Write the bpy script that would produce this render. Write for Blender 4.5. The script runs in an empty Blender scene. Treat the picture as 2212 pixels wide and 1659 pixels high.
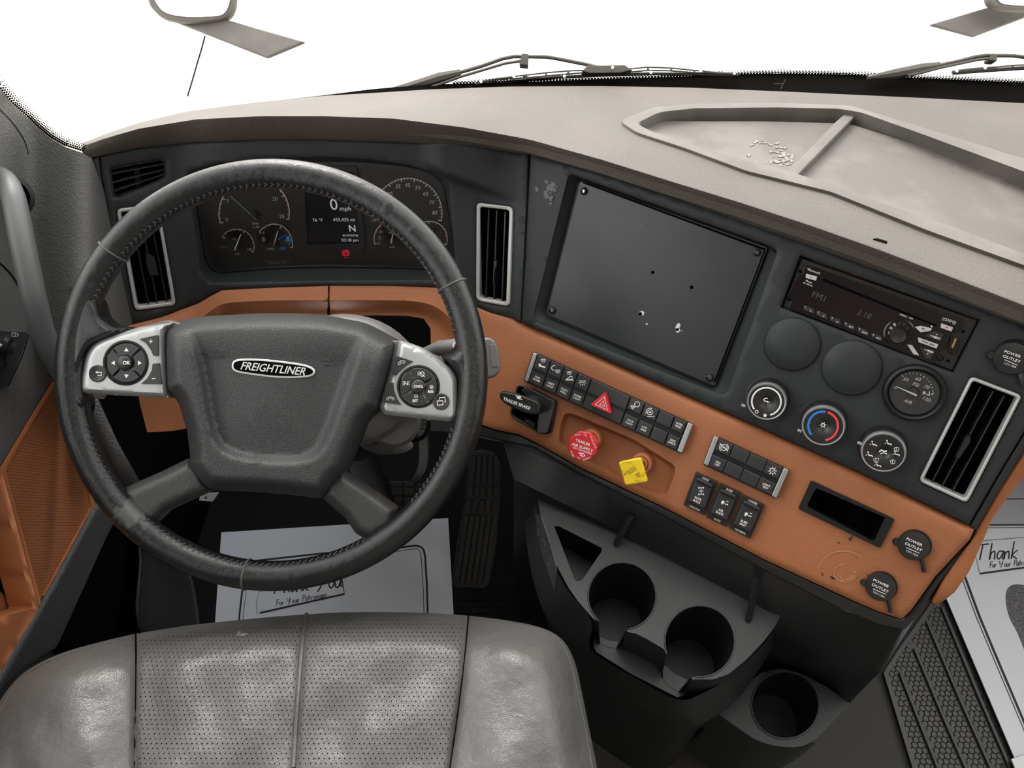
import bpy, bmesh, math, random
from mathutils import Vector, Matrix
from mathutils.geometry import delaunay_2d_cdt
random.seed(7)
sc = bpy.context.scene
V = Vector
# ------------------------------------------------------------ camera, world, light, exposure
F, CX, CY = 1600.0, 1106.0, 829.5
PITCH = math.radians(50)
EYE = V((0, 0, 1.35))
UP = V((0, math.sin(PITCH), math.cos(PITCH))); FW = V((0, math.cos(PITCH), -math.sin(PITCH)))
cam = bpy.data.cameras.new('camera'); camo = bpy.data.objects.new('camera', cam)
sc.collection.objects.link(camo); sc.camera = camo
camo.location = EYE; camo.rotation_euler = (math.pi/2 - PITCH, 0, 0)
cam.sensor_width = 36; cam.lens = 36*F/2212; cam.clip_start = 0.02
w = bpy.data.worlds.new('overcast'); sc.world = w; w.use_nodes = True
bg = w.node_tree.nodes['Background']; bg.inputs[0].default_value = (1.0, 0.985, 0.955, 1); bg.inputs[1].default_value = 3.4
sun = bpy.data.lights.new('soft_sun', 'SUN'); sun.energy = 3.4; sun.angle = math.radians(25); sun.color = (1, .96, .9)
suno = bpy.data.objects.new('soft_sun', sun); sc.collection.objects.link(suno); suno.rotation_euler = (math.radians(-52), 0, math.radians(12))
sc.view_settings.view_transform = 'Standard'; sc.view_settings.look = 'None'
sc.view_settings.gamma = 1; sc.view_settings.exposure = 0.0; sc.view_settings.use_curve_mapping = False
sc.cycles.max_bounces = 7; sc.cycles.diffuse_bounces = 4; sc.cycles.glossy_bounces = 4; sc.cycles.transparent_max_bounces = 12
sc.cycles.use_denoising = True; sc.cycles.caustics_reflective = False; sc.cycles.caustics_refractive = False
# added fill light with no visible source, above and behind the seats
dl = bpy.data.lights.new('cabin_fill_light', 'AREA'); dl.shape = 'RECTANGLE'; dl.size = 1.0; dl.size_y = .5; dl.energy = 5; dl.color = (1, .97, .93)
dlo = bpy.data.objects.new('cabin_fill_light', dl); sc.collection.objects.link(dlo); dlo.location = (.35, -.35, 2.2)

# ------------------------------------------------------------ materials
def newmat(name):
    m = bpy.data.materials.new(name); m.use_nodes = True
    return m, m.node_tree.nodes, m.node_tree.links, m.node_tree.nodes['Principled BSDF']
def mat(name, col, rough=.5, metal=0, bump=0, scale=400, kind='noise', var=0, vscale=12, coat=0, spec=.5, col2=None, lo=.45, hi=.6):
    m, N, L, b = newmat(name)
    c = tuple(col) + (1,)
    b.inputs['Base Color'].default_value = c; b.inputs['Roughness'].default_value = rough
    b.inputs['Metallic'].default_value = metal; b.inputs['Specular IOR Level'].default_value = spec
    b.inputs['Coat Weight'].default_value = coat; b.inputs['Coat Roughness'].default_value = .25
    tc = N.new('ShaderNodeTexCoord')
    nz = N.new('ShaderNodeTexNoise'); nz.inputs['Scale'].default_value = vscale; nz.inputs['Detail'].default_value = 6
    L.new(tc.outputs['Object'], nz.inputs['Vector'])
    cr = N.new('ShaderNodeMapRange'); cr.inputs['From Min'].default_value = lo; cr.inputs['From Max'].default_value = hi
    L.new(nz.outputs['Fac'], cr.inputs['Value'])
    mx = N.new('ShaderNodeMix'); mx.data_type = 'RGBA'
    c2 = col2 if col2 else tuple(min(1, x*(1+var)) for x in col)
    mx.inputs['A'].default_value = c; mx.inputs['B'].default_value = tuple(c2)+(1,)
    L.new(cr.outputs[0], mx.inputs['Factor']); L.new(mx.outputs['Result'], b.inputs['Base Color'])
    if bump:
        if kind == 'noise':
            t = N.new('ShaderNodeTexNoise'); t.inputs['Detail'].default_value = 4; out = 'Fac'
        else:
            t = N.new('ShaderNodeTexVoronoi'); t.feature = 'SMOOTH_F1' if kind == 'voro' else 'DISTANCE_TO_EDGE'; out = 'Distance'
        t.inputs['Scale'].default_value = scale
        L.new(tc.outputs['Object'], t.inputs['Vector'])
        bp = N.new('ShaderNodeBump'); bp.inputs['Strength'].default_value = bump; bp.inputs['Distance'].default_value = .002
        L.new(t.outputs[out], bp.inputs['Height']); L.new(bp.outputs[0], b.inputs['Normal'])
    return m
def leather(name, col, rough, coat=.0, s1=260, s2=28, b1=.35, b2=.25, wear=None):
    m, N, L, b = newmat(name)
    b.inputs['Roughness'].default_value = rough; b.inputs['Coat Weight'].default_value = coat; b.inputs['Coat Roughness'].default_value = .22
    tc = N.new('ShaderNodeTexCoord')
    v = N.new('ShaderNodeTexVoronoi'); v.feature = 'DISTANCE_TO_EDGE'; v.inputs['Scale'].default_value = s1
    n0 = N.new('ShaderNodeTexNoise'); n0.inputs['Scale'].default_value = 60; n0.inputs['Detail'].default_value = 3
    vm = N.new('ShaderNodeVectorMath'); vm.operation = 'MULTIPLY_ADD'; vm.inputs[1].default_value = (.01,)*3
    L.new(tc.outputs['Object'], n0.inputs['Vector']); L.new(n0.outputs['Color'], vm.inputs[0]); L.new(tc.outputs['Object'], vm.inputs[2])
    L.new(vm.outputs[0], v.inputs['Vector'])
    n = N.new('ShaderNodeTexNoise'); n.inputs['Scale'].default_value = s2; n.inputs['Detail'].default_value = 5
    L.new(tc.outputs['Object'], n.inputs['Vector'])
    p1 = N.new('ShaderNodeBump'); p1.inputs['Strength'].default_value = b1; p1.inputs['Distance'].default_value = .0012
    p2 = N.new('ShaderNodeBump'); p2.inputs['Strength'].default_value = b2; p2.inputs['Distance'].default_value = .02
    L.new(v.outputs['Distance'], p1.inputs['Height']); L.new(n.outputs['Fac'], p2.inputs['Height'])
    L.new(p2.outputs[0], p1.inputs['Normal']); L.new(p1.outputs[0], b.inputs['Normal'])
    mx = N.new('ShaderNodeMix'); mx.data_type = 'RGBA'
    mx.inputs['A'].default_value = tuple(col)+(1,); mx.inputs['B'].default_value = tuple(x*1.35 for x in col)+(1,)
    L.new(n.outputs['Fac'], mx.inputs['Factor']); src = mx.outputs['Result']
    if wear:
        for (pos, rad, wc) in wear:
            vd = N.new('ShaderNodeVectorMath'); vd.operation = 'DISTANCE'; vd.inputs[1].default_value = pos
            L.new(tc.outputs['Object'], vd.inputs[0])
            nn = N.new('ShaderNodeTexNoise'); nn.inputs['Scale'].default_value = 90; nn.inputs['Detail'].default_value = 5
            L.new(tc.outputs['Object'], nn.inputs['Vector'])
            ma = N.new('ShaderNodeMath'); ma.operation = 'MULTIPLY_ADD'; ma.inputs[1].default_value = rad*2.2; 
            L.new(nn.outputs['Fac'], ma.inputs[0]); L.new(vd.outputs['Value'], ma.inputs[2])
            mr = N.new('ShaderNodeMapRange'); mr.inputs['From Min'].default_value = rad*1.9; mr.inputs['From Max'].default_value = rad*1.6
            L.new(ma.outputs[0], mr.inputs['Value'])
            m2 = N.new('ShaderNodeMix'); m2.data_type = 'RGBA'; m2.inputs['B'].default_value = tuple(wc)+(1,)
            L.new(mr.outputs[0], m2.inputs['Factor']); L.new(src, m2.inputs['A']); src = m2.outputs['Result']
    L.new(src, b.inputs['Base Color'])
    return m
def glass(name, tint=(1, 1, 1), refl=.12):
    m, N, L, b = newmat(name); N.remove(b)
    t = N.new('ShaderNodeBsdfTransparent'); t.inputs[0].default_value = tuple(tint)+(1,)
    g = N.new('ShaderNodeBsdfGlossy'); g.inputs['Roughness'].default_value = .03
    fr = N.new('ShaderNodeLayerWeight'); fr.inputs[0].default_value = refl
    mx = N.new('ShaderNodeMixShader'); L.new(fr.outputs['Fresnel'], mx.inputs[0]); L.new(t.outputs[0], mx.inputs[1]); L.new(g.outputs[0], mx.inputs[2])
    L.new(mx.outputs[0], N['Material Output'].inputs[0])
    return m
def emis(name, col, s):
    m, N, L, b = newmat(name)
    b.inputs['Base Color'].default_value = (0.01, .01, .01, 1); b.inputs['Emission Color'].default_value = tuple(col)+(1,); b.inputs['Emission Strength'].default_value = s
    return m

M = {}
M['pad'] = mat('soft_dash_vinyl', (.082, .071, .061), .62, bump=.55, scale=420, var=.18, vscale=6, spec=.55)
M['pad2'] = mat('tray_rubber', (.098, .090, .080), .6, bump=.2, scale=700, var=.35, vscale=14)
M['face'] = mat('charcoal_panel_plastic', (.022, .0258, .027), .5, bump=.12, scale=900, var=.12, spec=.32)
M['black'] = mat('black_plastic', (.008, .0085, .009), .45, bump=.1, scale=800, spec=.3)
M['satin'] = mat('satin_black_plastic', (.013, .0135, .014), .33, bump=.05, scale=800)
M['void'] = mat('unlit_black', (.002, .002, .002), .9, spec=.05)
M['dark'] = mat('dark_console_plastic', (.020, .0205, .021), .42, bump=.2, scale=900, var=.15, spec=.4)
M['plate'] = mat('painted_metal_plate', (.017, .0205, .0215), .36, bump=.04, scale=300, var=.25, vscale=9)
M['orange'] = mat('tan_orange_vinyl', (.30, .108, .043), .52, bump=.32, scale=520, var=.14, vscale=5, spec=.4)
M['orange_s'] = mat('tan_orange_plastic', (.42, .150, .060), .48, bump=.12, scale=500, spec=.4)
M['perf'] = mat('perforation_dark', (.15, .052, .02), .8)
M['silver'] = mat('satin_silver', (.50, .51, .52), .34, .85, bump=.02, scale=300)
M['silverp'] = mat('silver_painted_plastic', (.42, .43, .435), .36, .45, bump=.02, scale=300)
M['ventsil'] = mat('vent_silver_paint', (.46, .46, .45), .38, .3, bump=.02, scale=300)
M['chrome'] = mat('chrome', (.75, .76, .77), .12, 1)
M['steel'] = mat('worn_steel', (.30, .28, .25), .35, .8, bump=.2, scale=120, var=.4, vscale=30)
M['white'] = mat('white_print', (.78, .78, .77), .6)
M['greyp'] = mat('grey_print', (.30, .30, .30), .6)
M['dimp'] = mat('faded_print', (.055, .05, .05), .6)
M['red'] = mat('red_plastic', (.62, .018, .03), .38, bump=.05, scale=500)
M['yellow'] = mat('yellow_plastic', (.80, .56, .01), .38, bump=.05, scale=500)
M['ink'] = mat('worn_ink', (.25, .17, .02), .7)
M['blue'] = mat('blue_print', (.02, .19, .62), .5)
M['redp'] = mat('red_print', (.75, .05, .06), .5)
M['gface'] = mat('gauge_face', (.050, .049, .048), .62, bump=.04, scale=900)
M['screen'] = mat('screen_black', (.018, .018, .020), .3)
M['radio'] = mat('radio_gloss', (.008, .004, .005), .18, bump=.02, scale=400)
M['radiobtn'] = mat('radio_key_white', (.52, .52, .50), .4)
M['lit'] = emis('lit_display_white', (.93, .95, .97), .42)
M['litb'] = emis('lit_blue', (.05, .25, .6), .35)
M['litr'] = emis('lit_red', (1, .03, .05), .5)
M['needle'] = mat('needle_white', (.8, .84, .82), .5)
M['hub'] = mat('airbag_cover_vinyl', (.030, .0315, .0325), .45, bump=.32, scale=1000, kind='voro', var=.1, spec=.45)
M['badge'] = mat('badge_silver', (.72, .73, .74), .3, .4)
M['rimlow'] = None
M['column'] = mat('column_grey_plastic', (.115, .108, .105), .5, bump=.1, scale=700)
M['key'] = mat('wheel_key', (.022, .022, .023), .4)
M['stitch'] = mat('grey_thread', (.075, .075, .072), .8)
M['rubber'] = mat('black_rubber', (.020, .019, .018), .5, bump=.3, scale=250, var=.4, vscale=20)
M['carpet'] = mat('floor_vinyl', (.042, .041, .039), .75, bump=.6, scale=260, var=.5, vscale=240, col2=(.075, .072, .068), lo=.6, hi=.75)
M['dmat'] = mat('driver_mat_rubber', (.006, .006, .006), .6, bump=.3, scale=500, spec=.2)
M['matr'] = mat('floor_mat_rubber', (.03, .029, .027), .42, bump=.2, scale=400)
M['paper'] = mat('white_paper', (.70, .73, .78), .7, bump=.05, scale=60)
M['papink'] = mat('black_ink', (.012, .012, .016), .7)
M['papgrey'] = mat('grey_paper', (.42, .43, .45), .7)
M['doorg'] = mat('door_grey_vinyl', (.085, .085, .082), .58, bump=.6, scale=330, var=.15, vscale=6)
M['doord'] = mat('door_dark_vinyl', (.04, .04, .04), .5, bump=.6, scale=300)
M['handle'] = mat('grab_handle_plastic', (.085, .092, .092), .5, bump=.06, scale=500)
M['concrete'] = mat('bright_concrete', (.62, .58, .50), .9, bump=.2, scale=6, var=.1, vscale=2)
M['paint'] = mat('white_truck_paint', (.82, .82, .81), .3)
M['wiper'] = mat('wiper_metal', (.075, .068, .06), .45, .3)
M['mirrorh'] = mat('mirror_housing', (.065, .058, .052), .55, bump=.15, scale=60, var=.25, vscale=12)
M['mirror'] = mat('mirror_glass', (.9, .88, .8), .02, 1)
M['liner'] = mat('headliner', (.26, .245, .23), .9, bump=.2, scale=200)
M['glass'] = glass('clear_glass'); M['lens'] = glass('cluster_lens', (.93, .93, .93), .2)
M['frit'] = mat('frit_black', (.003, .0026, .0024), .95, spec=.02)
M['chip'] = mat('bare_chip', (.62, .63, .58), .7)
M['residue'] = mat('adhesive_residue', (.19, .185, .165), .5, bump=.5, scale=200)
M['tan'] = mat('scuff_tan', (.42, .20, .10), .5)
M['labelg'] = mat('warning_label', (.035, .035, .036), .35)
M['scuff'] = mat('dark_scuff', (.035, .02, .014), .6)
M['brass'] = mat('brass', (.5, .33, .12), .35, .8)

# ------------------------------------------------------------ rays and surfaces
def ray(px, py): return V(((px-CX)/F, 0, 0)) + UP*((CY-py)/F) + FW
def atd(px, py, d): return EYE + ray(px, py)*d
def atz(px, py, z): r = ray(px, py); return EYE + r*((z-EYE.z)/r.z)
def atx(px, py, x): r = ray(px, py); return EYE + r*(x/r.x)
def aty(px, py, y): r = ray(px, py); return EYE + r*(y/r.y)
def ss(a, b, x):
    t = max(0, min(1, (x-a)/(b-a))); return t*t*(3-2*t)
class Plane:
    def __init__(s, P0, u, n):
        s.n = n.normalized(); s.u = (u-s.n*u.dot(s.n)).normalized(); s.P0 = P0; s.k = s.n.dot(P0-EYE); s.w = s.n.cross(s.u)
    def inv(s, px, py, h=0): return s.n.dot(ray(px, py))/(s.k+h)
    def p(s, px, py, h=0): return EYE + ray(px, py)/s.inv(px, py, h)
    def nrm(s, px, py): return s.n
    def udir(s, px, py): return s.u
class Blend:
    def __init__(s, planes, cuts): s.pl = planes; s.cuts = cuts
    def inv(s, px, py, h=0):
        v = s.pl[0].inv(px, py, h)
        for q, (a, b) in zip(s.pl[1:], s.cuts):
            t = ss(a, b, px)
            if t > 0: v = v*(1-t) + q.inv(px, py, h)*t
        return v
    def p(s, px, py, h=0): return EYE + ray(px, py)/s.inv(px, py, h)
    def nrm(s, px, py):
        a = s.p(px+2, py)-s.p(px-2, py); b = s.p(px, py-2)-s.p(px, py+2); return a.cross(b).normalized()
    def udir(s, px, py):
        n = s.nrm(px, py); u = V((0, 0, 1)).cross(n)
        return u.normalized()
class ZFunc(Blend):
    'surface given by a function inv(px,py); offsets are vertical'
    def __init__(s, f): s.f = f
    def inv(s, px, py, h=0):
        v = s.f(px, py)
        if h: zz = ray(px, py).z/v; v = v*zz/(zz+h)
        return v
def plane_hv(P0, yaw, lean):
    'vertical-ish plane facing the driver: yaw>0 turns its right end toward the driver, lean tips its top away'
    u = V((math.cos(yaw), -math.sin(yaw), 0)); nh = V((-math.sin(yaw), -math.cos(yaw), 0))
    return Plane(P0, u, nh*math.cos(lean)+V((0, 0, 1))*math.sin(lean))
R_ = math.radians
t_ = plane_hv(atd(1924, 619, 1), R_(31.4), R_(35.5))
s_ = .186/(t_.p(1732, 555)-t_.p(2113, 685)).length
C = plane_hv(atd(1924, 619, s_), R_(31.4), R_(35.5))
Mp = plane_hv(C.p(1060, 550), 0, R_(24))
Lp = plane_hv(Mp.p(400, 550), R_(-24), R_(24))
FACE = Blend([Lp, Mp, C], [(330, 470), (960, 1170)])
O = plane_hv(C.p(1600, 905), R_(31.4), R_(43))
OLp = plane_hv(Mp.p(700, 618, .012), 0, R_(48))
OLL = plane_hv(OLp.p(430, 640), R_(-20), R_(45))
OR = Blend([OLL, OLp, O], [(330, 520), (930, 1230)])
WD = .775
W = Plane(EYE+FW*WD, V((1, 0, 0)), -FW)
FLOOR = Plane(V((0, 0, 0)), V((1, 0, 0)), V((0, 0, 1)))
def hz(z): return Plane(V((0, 0, z)), V((1, 0, 0)), V((0, 0, 1)))
print('C depth', 1/C.inv(1143, 500), 1/C.inv(1924, 619), 'M', 1/Mp.inv(700, 480), 'Mtop', 1/Mp.inv(700, 300))

# ------------------------------------------------------------ mesh builder
COL = sc.collection
def pip(x, y, poly):
    c = False; j = len(poly)-1
    for i in range(len(poly)):
        xi, yi = poly[i][:2]; xj, yj = poly[j][:2]
        if (yi > y) != (yj > y) and x < (xj-xi)*(y-yi)/(yj-yi)+xi: c = not c
        j = i
    return c
def dpoly(x, y, poly, closed=True):
    best = 1e9; n = len(poly)
    for i in range(n if closed else n-1):
        ax, ay = poly[i][:2]; bx, by = poly[(i+1) % n][:2]
        dx, dy = bx-ax, by-ay; L = dx*dx+dy*dy
        t = 0 if L == 0 else max(0, min(1, ((x-ax)*dx+(y-ay)*dy)/L))
        d = math.hypot(x-ax-t*dx, y-ay-t*dy)
        if d < best: best = d
    return best
def area(p): return sum(p[i][0]*p[(i+1) % len(p)][1]-p[(i+1) % len(p)][0]*p[i][1] for i in range(len(p)))/2
def rnd(poly, r, k=4):
    out = []; n = len(poly)
    for i in range(n):
        p = V(poly[i][:2]); a = V(poly[i-1][:2]); b = V(poly[(i+1) % n][:2])
        ri = r if not isinstance(r, (list, tuple)) else r[i]
        la, lb = (a-p).length, (b-p).length; q = min(ri, la*.48, lb*.48)
        if q < .05: out.append((p.x, p.y)); continue
        s = p+(a-p).normalized()*q; e = p+(b-p).normalized()*q
        for j in range(k+1):
            t = j/k; v = s*(1-t)**2+p*2*t*(1-t)+e*t*t; out.append((v.x, v.y))
    return out
def spl(pts, k=6, closed=False):
    'Catmull-Rom through points of any dimension'
    P = [V(p) for p in pts]; n = len(P); out = []
    for i in range(n if closed else n-1):
        if closed: a, b, c, d = P[(i-1) % n], P[i], P[(i+1) % n], P[(i+2) % n]
        else: a, b, c, d = P[max(i-1, 0)], P[i], P[i+1], P[min(i+2, n-1)]
        for j in range(k):
            t = j/k
            out.append(.5*((2*b)+(c-a)*t+(2*a-5*b+4*c-d)*t*t+(3*b-a-3*c+d)*t**3))
    if not closed: out.append(P[-1])
    return out
def dens(poly, step, closed=True):
    out = []; n = len(poly)
    for i in range(n if closed else n-1):
        a = V(poly[i][:2]); b = V(poly[(i+1) % n][:2]); k = max(1, int((b-a).length/step))
        for j in range(k): q = a.lerp(b, j/k); out.append((q.x, q.y))
    if not closed: out.append(tuple(poly[-1][:2]))
    return out
def interp(tab, x):
    if x <= tab[0][0]: return tab[0][1]+(tab[1][1]-tab[0][1])*(x-tab[0][0])/(tab[1][0]-tab[0][0])
    for (a, b), (c, d) in zip(tab, tab[1:]):
        if x <= c: return b+(d-b)*(x-a)/(c-a)
    (a, b), (c, d) = tab[-2:]; return b+(d-b)*(x-a)/(c-a)
def ell(cx, cy, rx, ry=None, n=24, a0=0): 
    ry = ry or rx
    return [(cx+rx*math.cos(a0+2*math.pi*i/n), cy+ry*math.sin(a0+2*math.pi*i/n)) for i in range(n)]

def inset(poly, d):
    n = len(poly); s = 1 if area(poly) > 0 else -1; o = []
    for i in range(n):
        a = V(poly[i-1][:2]); p = V(poly[i][:2]); b = V(poly[(i+1) % n][:2])
        e1 = (p-a).normalized() if (p-a).length > 1e-6 else V((1, 0)); e2 = (b-p).normalized() if (b-p).length > 1e-6 else e1
        n1 = V((-e1.y, e1.x)); n2 = V((-e2.y, e2.x)); m_ = (n1+n2); l = m_.length
        if l < .2: m_ = n1; l = 1
        m_ = m_/l; k = d/max(.35, m_.dot(n1)); o.append((p.x+m_.x*k*s, p.y+m_.y*k*s))
    return o
class MB:
    def __init__(s): s.v = []; s.f = []
    def add(s, vs, fs):
        o = len(s.v); s.v += [tuple(v) for v in vs]; s.f += [tuple(i+o for i in f) for f in fs]; return s
    def prism(s, poly, S, h0, h1, holes=(), grow=0, back=True):
        'solid on a surface; poly (pixels) is where the outline shows at height h1'
        if area(poly) > 0: poly = poly[::-1]
        if not holes:
            n = len(poly); top = [S.p(x, y, h1) for x, y in poly]
            bot = [t-S.nrm(x, y)*(h1-h0) for t, (x, y) in zip(top, poly)]
            if grow:
                c = sum(bot, V((0, 0, 0)))/n; bot = [b+(b-c)*grow for b in bot]
            fs = [tuple(range(n))]+([tuple(range(2*n-1, n-1, -1))] if back else [])+[(i, i+n, (i+1) % n+n, (i+1) % n) for i in range(n)]
            return s.add(top+bot, fs)
        return s.sheet(poly, S, lambda x, y: h1, holes, h1-h0, 1e9)
    def sheet(s, outer, S, hf, holes=(), thick=.003, step=14, edge=None, rings=(), extra=()):
        'triangulated sheet over a pixel outline with holes; edge=(px, drop) rounds every border'
        if area(outer) > 0: outer = outer[::-1]
        loops = [list(outer)]+[list(h) for h in holes]
        if step < 1e8: loops = [dens(l, step) for l in loops]
        raw = [list(outer)]+[list(h) for h in holes]
        rg = list(rings)
        if edge:
            rg = [edge[0]]+[r for r in rg if r > edge[0]*1.5]; hf0 = hf; nbd = set()
            for l in loops:
                for p in l: nbd.add((round(p[0], 2), round(p[1], 2)))
            hf = lambda x, y: hf0(x, y)-(edge[1] if (round(x, 2), round(y, 2)) in nbd else 0)
        keep = (rg[-1] if rg else 0)
        vs = []; es = []; rng = []
        for l in loops:
            o = len(vs); vs += [V(p) for p in l]; es += [(o+i, o+(i+1) % len(l)) for i in range(len(l))]; rng.append((o, len(l)))
        nb = len(vs)
        for li, l in enumerate(raw):
            sg = 1 if li == 0 else -1
            for d in (rg if (li == 0 or edge) else ()):
                if li > 0 and d > (edge[0] if edge else 0): continue
                q = dens(inset(l, d*sg), max(3, min(step, d+2)) if step < 1e8 else 1e9)
                for p in q:
                    if pip(p[0], p[1], loops[0]) and not any(pip(p[0], p[1], h) for h in loops[1:]) and dpoly(p[0], p[1], loops[li]) > d*.85: vs.append(V(p))
        for p in extra:
            if pip(p[0], p[1], loops[0]) and not any(pip(p[0], p[1], h) for h in loops[1:]) and min(dpoly(p[0], p[1], l) for l in loops) > 3: vs.append(V(p))
        ex = list(extra)
        if step < 1e8:
            x0, x1 = min(p[0] for p in outer), max(p[0] for p in outer); y0, y1 = min(p[1] for p in outer), max(p[1] for p in outer)
            y = y0+step*.5; r = 0
            while y < y1:
                x = x0+step*(.5+.5*(r % 2))
                while x < x1:
                    if pip(x, y, loops[0]) and not any(pip(x, y, h) for h in loops[1:]) and min(dpoly(x, y, l) for l in loops) > step*.4 and dpoly(x, y, loops[0]) > keep+step*.35 and (not ex or min((x-p[0])**2+(y-p[1])**2 for p in ex) > 30): vs.append(V((x, y)))
                    x += step
                y += step*.87; r += 1
        ov, oe, of, *_ = delaunay_2d_cdt(vs, es, [], 0, 1e-5)
        front = [S.p(p.x, p.y, hf(p.x, p.y)) for p in ov]
        fs = []
        for f in of:
            c = sum((ov[i] for i in f), V((0, 0)))/len(f)
            if not pip(c.x, c.y, loops[0]) or any(pip(c.x, c.y, h) for h in loops[1:]): continue
            a, b, d = (ov[i] for i in f[:3])
            if (b-a).x*(d-a).y-(b-a).y*(d-a).x > 0: f = f[::-1]
            fs.append(tuple(f))
        cnt = {}
        for f in fs:
            for i in range(3): e = (f[i], f[(i+1) % 3]); cnt[e] = 1
        bd = [e for e in cnt if (e[1], e[0]) not in cnt]
        bk = {}; allv = list(front)
        for e in bd:
            for i in e:
                if i not in bk:
                    bk[i] = len(allv); allv.append(front[i]-S.nrm(ov[i].x, ov[i].y)*thick)
        for a, b in bd: fs.append((b, a, bk[a], bk[b]))
        return s.add(allv, fs)
    def loft(s, rings, closed=True, cap0=False, cap1=False, flip=False):
        n = len(rings[0]); vs = [p for r in rings for p in r]; fs = []
        for k in range(len(rings)-1):
            for i in range(n if closed else n-1):
                j = (i+1) % n; q = (k*n+i, k*n+j, (k+1)*n+j, (k+1)*n+i); fs.append(q[::-1] if flip else q)
        if cap0: fs.append(tuple(range(n))[::-1] if not flip else tuple(range(n)))
        if cap1: b = (len(rings)-1)*n; q = tuple(range(b, b+n)); fs.append(q if not flip else q[::-1])
        return s.add(vs, fs)
    def tube(s, pts, r, n=10, caps=True):
        P = [V(p) for p in pts]; rs = r if isinstance(r, (list, tuple)) else [r]*len(P); rings = []; prev = None
        for i, p in enumerate(P):
            t = (P[min(i+1, len(P)-1)]-P[max(i-1, 0)]).normalized()
            a = prev-t*prev.dot(t) if prev else (V((0, 0, 1)).cross(t) if abs(t.z) < .9 else V((1, 0, 0)).cross(t))
            a.normalize(); b = t.cross(a); prev = a
            rings.append([p+(a*math.cos(2*math.pi*k/n)+b*math.sin(2*math.pi*k/n))*rs[i] for k in range(n)])
        return s.loft(rings, True, caps, caps)
    def lathe(s, O_, n, prof, seg=32, u=None, sx=1, cap=True):
        'prof: list of (radius, height along n)'
        n = n.normalized(); u = u or n.orthogonal(); u = (u-n*u.dot(n)).normalized(); w_ = n.cross(u)
        rings = [[O_+n*h+(u*math.cos(2*math.pi*k/seg)*sx+w_*math.sin(2*math.pi*k/seg))*max(r, 1e-5) for k in range(seg)] for r, h in prof]
        return s.loft(rings, True, False, cap)
    def box(s, c, d, rot=None):
        c = V(c); hs = V(d)/2; vs = []
        for z in (-1, 1):
            for x, y in ((-1, -1), (1, -1), (1, 1), (-1, 1)):
                v = V((x*hs.x, y*hs.y, z*hs.z)); vs.append(c+(rot @ v if rot else v))
        return s.add(vs, [(0, 3, 2, 1), (4, 5, 6, 7), (0, 1, 5, 4), (1, 2, 6, 5), (2, 3, 7, 6), (3, 0, 4, 7)])
    def ribbon(s, pts, wd, S, h=.0004, closed=False):
        'flat printed line on a surface, width in pixels'
        P = [V(p[:2]) for p in pts]; n = len(P)
        L_, R2 = [], []
        for i, p in enumerate(P):
            a = P[(i-1) % n] if (closed or i > 0) else p; b = P[(i+1) % n] if (closed or i < n-1) else p
            t = b-a; t = t.normalized() if t.length > 1e-6 else V((1, 0)); q = V((-t.y, t.x))*wd/2
            L_.append(S.p(p.x+q.x, p.y+q.y, h)); R2.append(S.p(p.x-q.x, p.y-q.y, h))
        m = n if closed else n-1
        return s.add(L_+R2, [(i, (i+1) % n, (i+1) % n+n, i+n) for i in range(m)])
    def flat(s, poly, S, h=.0004):
        if area(poly) > 0: poly = poly[::-1]
        return s.add([S.p(x, y, h) for x, y in poly], [tuple(range(len(poly)))])
    def text(s, txt, px, py, hpx, S, h=.0005, rot=0, shear=0, bold=0, sx=1, ext=0, align='CENTER'):
        vs, fs = glyphs(txt, shear, bold, ext, align)
        n = S.nrm(px, py); u = S.udir(px, py); O_ = S.p(px, py, h)
        if rot: u = Matrix.Rotation(math.radians(rot), 3, n) @ u
        w_ = n.cross(u); k = hpx/F/S.inv(px, py, h)
        return s.add([O_+u*(v[0]*k*sx)+w_*(v[1]*k)+n*(v[2]*k) for v in vs], fs)
    def build(s, name, m, parent=None, bevel=0, seg=2, smooth=True, sub=0, label=None, kind=None, ang=35, solid=0, sharp=38):
        me = bpy.data.meshes.new(name); me.from_pydata([tuple(v) for v in s.v], [], s.f); me.validate()
        me.materials.append(m if not isinstance(m, str) else M[m])
        o = bpy.data.objects.new(name, me); COL.objects.link(o)
        if solid: q = o.modifiers.new('thickness', 'SOLIDIFY'); q.thickness = solid; q.offset = -1
        if bevel:
            q = o.modifiers.new('bevel', 'BEVEL'); q.width = bevel; q.segments = seg; q.limit_method = 'ANGLE'; q.angle_limit = math.radians(ang); q.harden_normals = False
        if sub: q = o.modifiers.new('sub', 'SUBSURF'); q.levels = sub; q.render_levels = sub
        if smooth:
            me.polygons.foreach_set('use_smooth', [True]*len(me.polygons))
            if not sub and not bevel: me.set_sharp_from_angle(angle=math.radians(sharp))
            if bevel: q = o.modifiers.new('wn', 'WEIGHTED_NORMAL'); q.keep_sharp = False
        if parent is not None:
            o.parent = parent; o.location = -parent.location if parent.type == 'EMPTY' else V((0, 0, 0))
        if label: o['label'] = label
        if kind: o['kind'] = kind
        return o
_g = {}
def glyphs(txt, shear, bold, ext, align):
    key = (txt, shear, bold, ext, align)
    if key not in _g:
        cu = bpy.data.curves.new('t', 'FONT'); cu.body = txt; cu.size = 1.0; cu.shear = shear; cu.offset = bold; cu.extrude = ext
        cu.align_x = align; cu.align_y = 'CENTER'; cu.resolution_u = 3; cu.space_line = 1.0
        o = bpy.data.objects.new('t', cu); COL.objects.link(o)
        me = o.to_mesh(); _g[key] = ([tuple(v.co) for v in me.vertices], [tuple(p.vertices) for p in me.polygons])
        o.to_mesh_clear(); bpy.data.objects.remove(o); bpy.data.curves.remove(cu)
    return _g[key]
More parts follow.
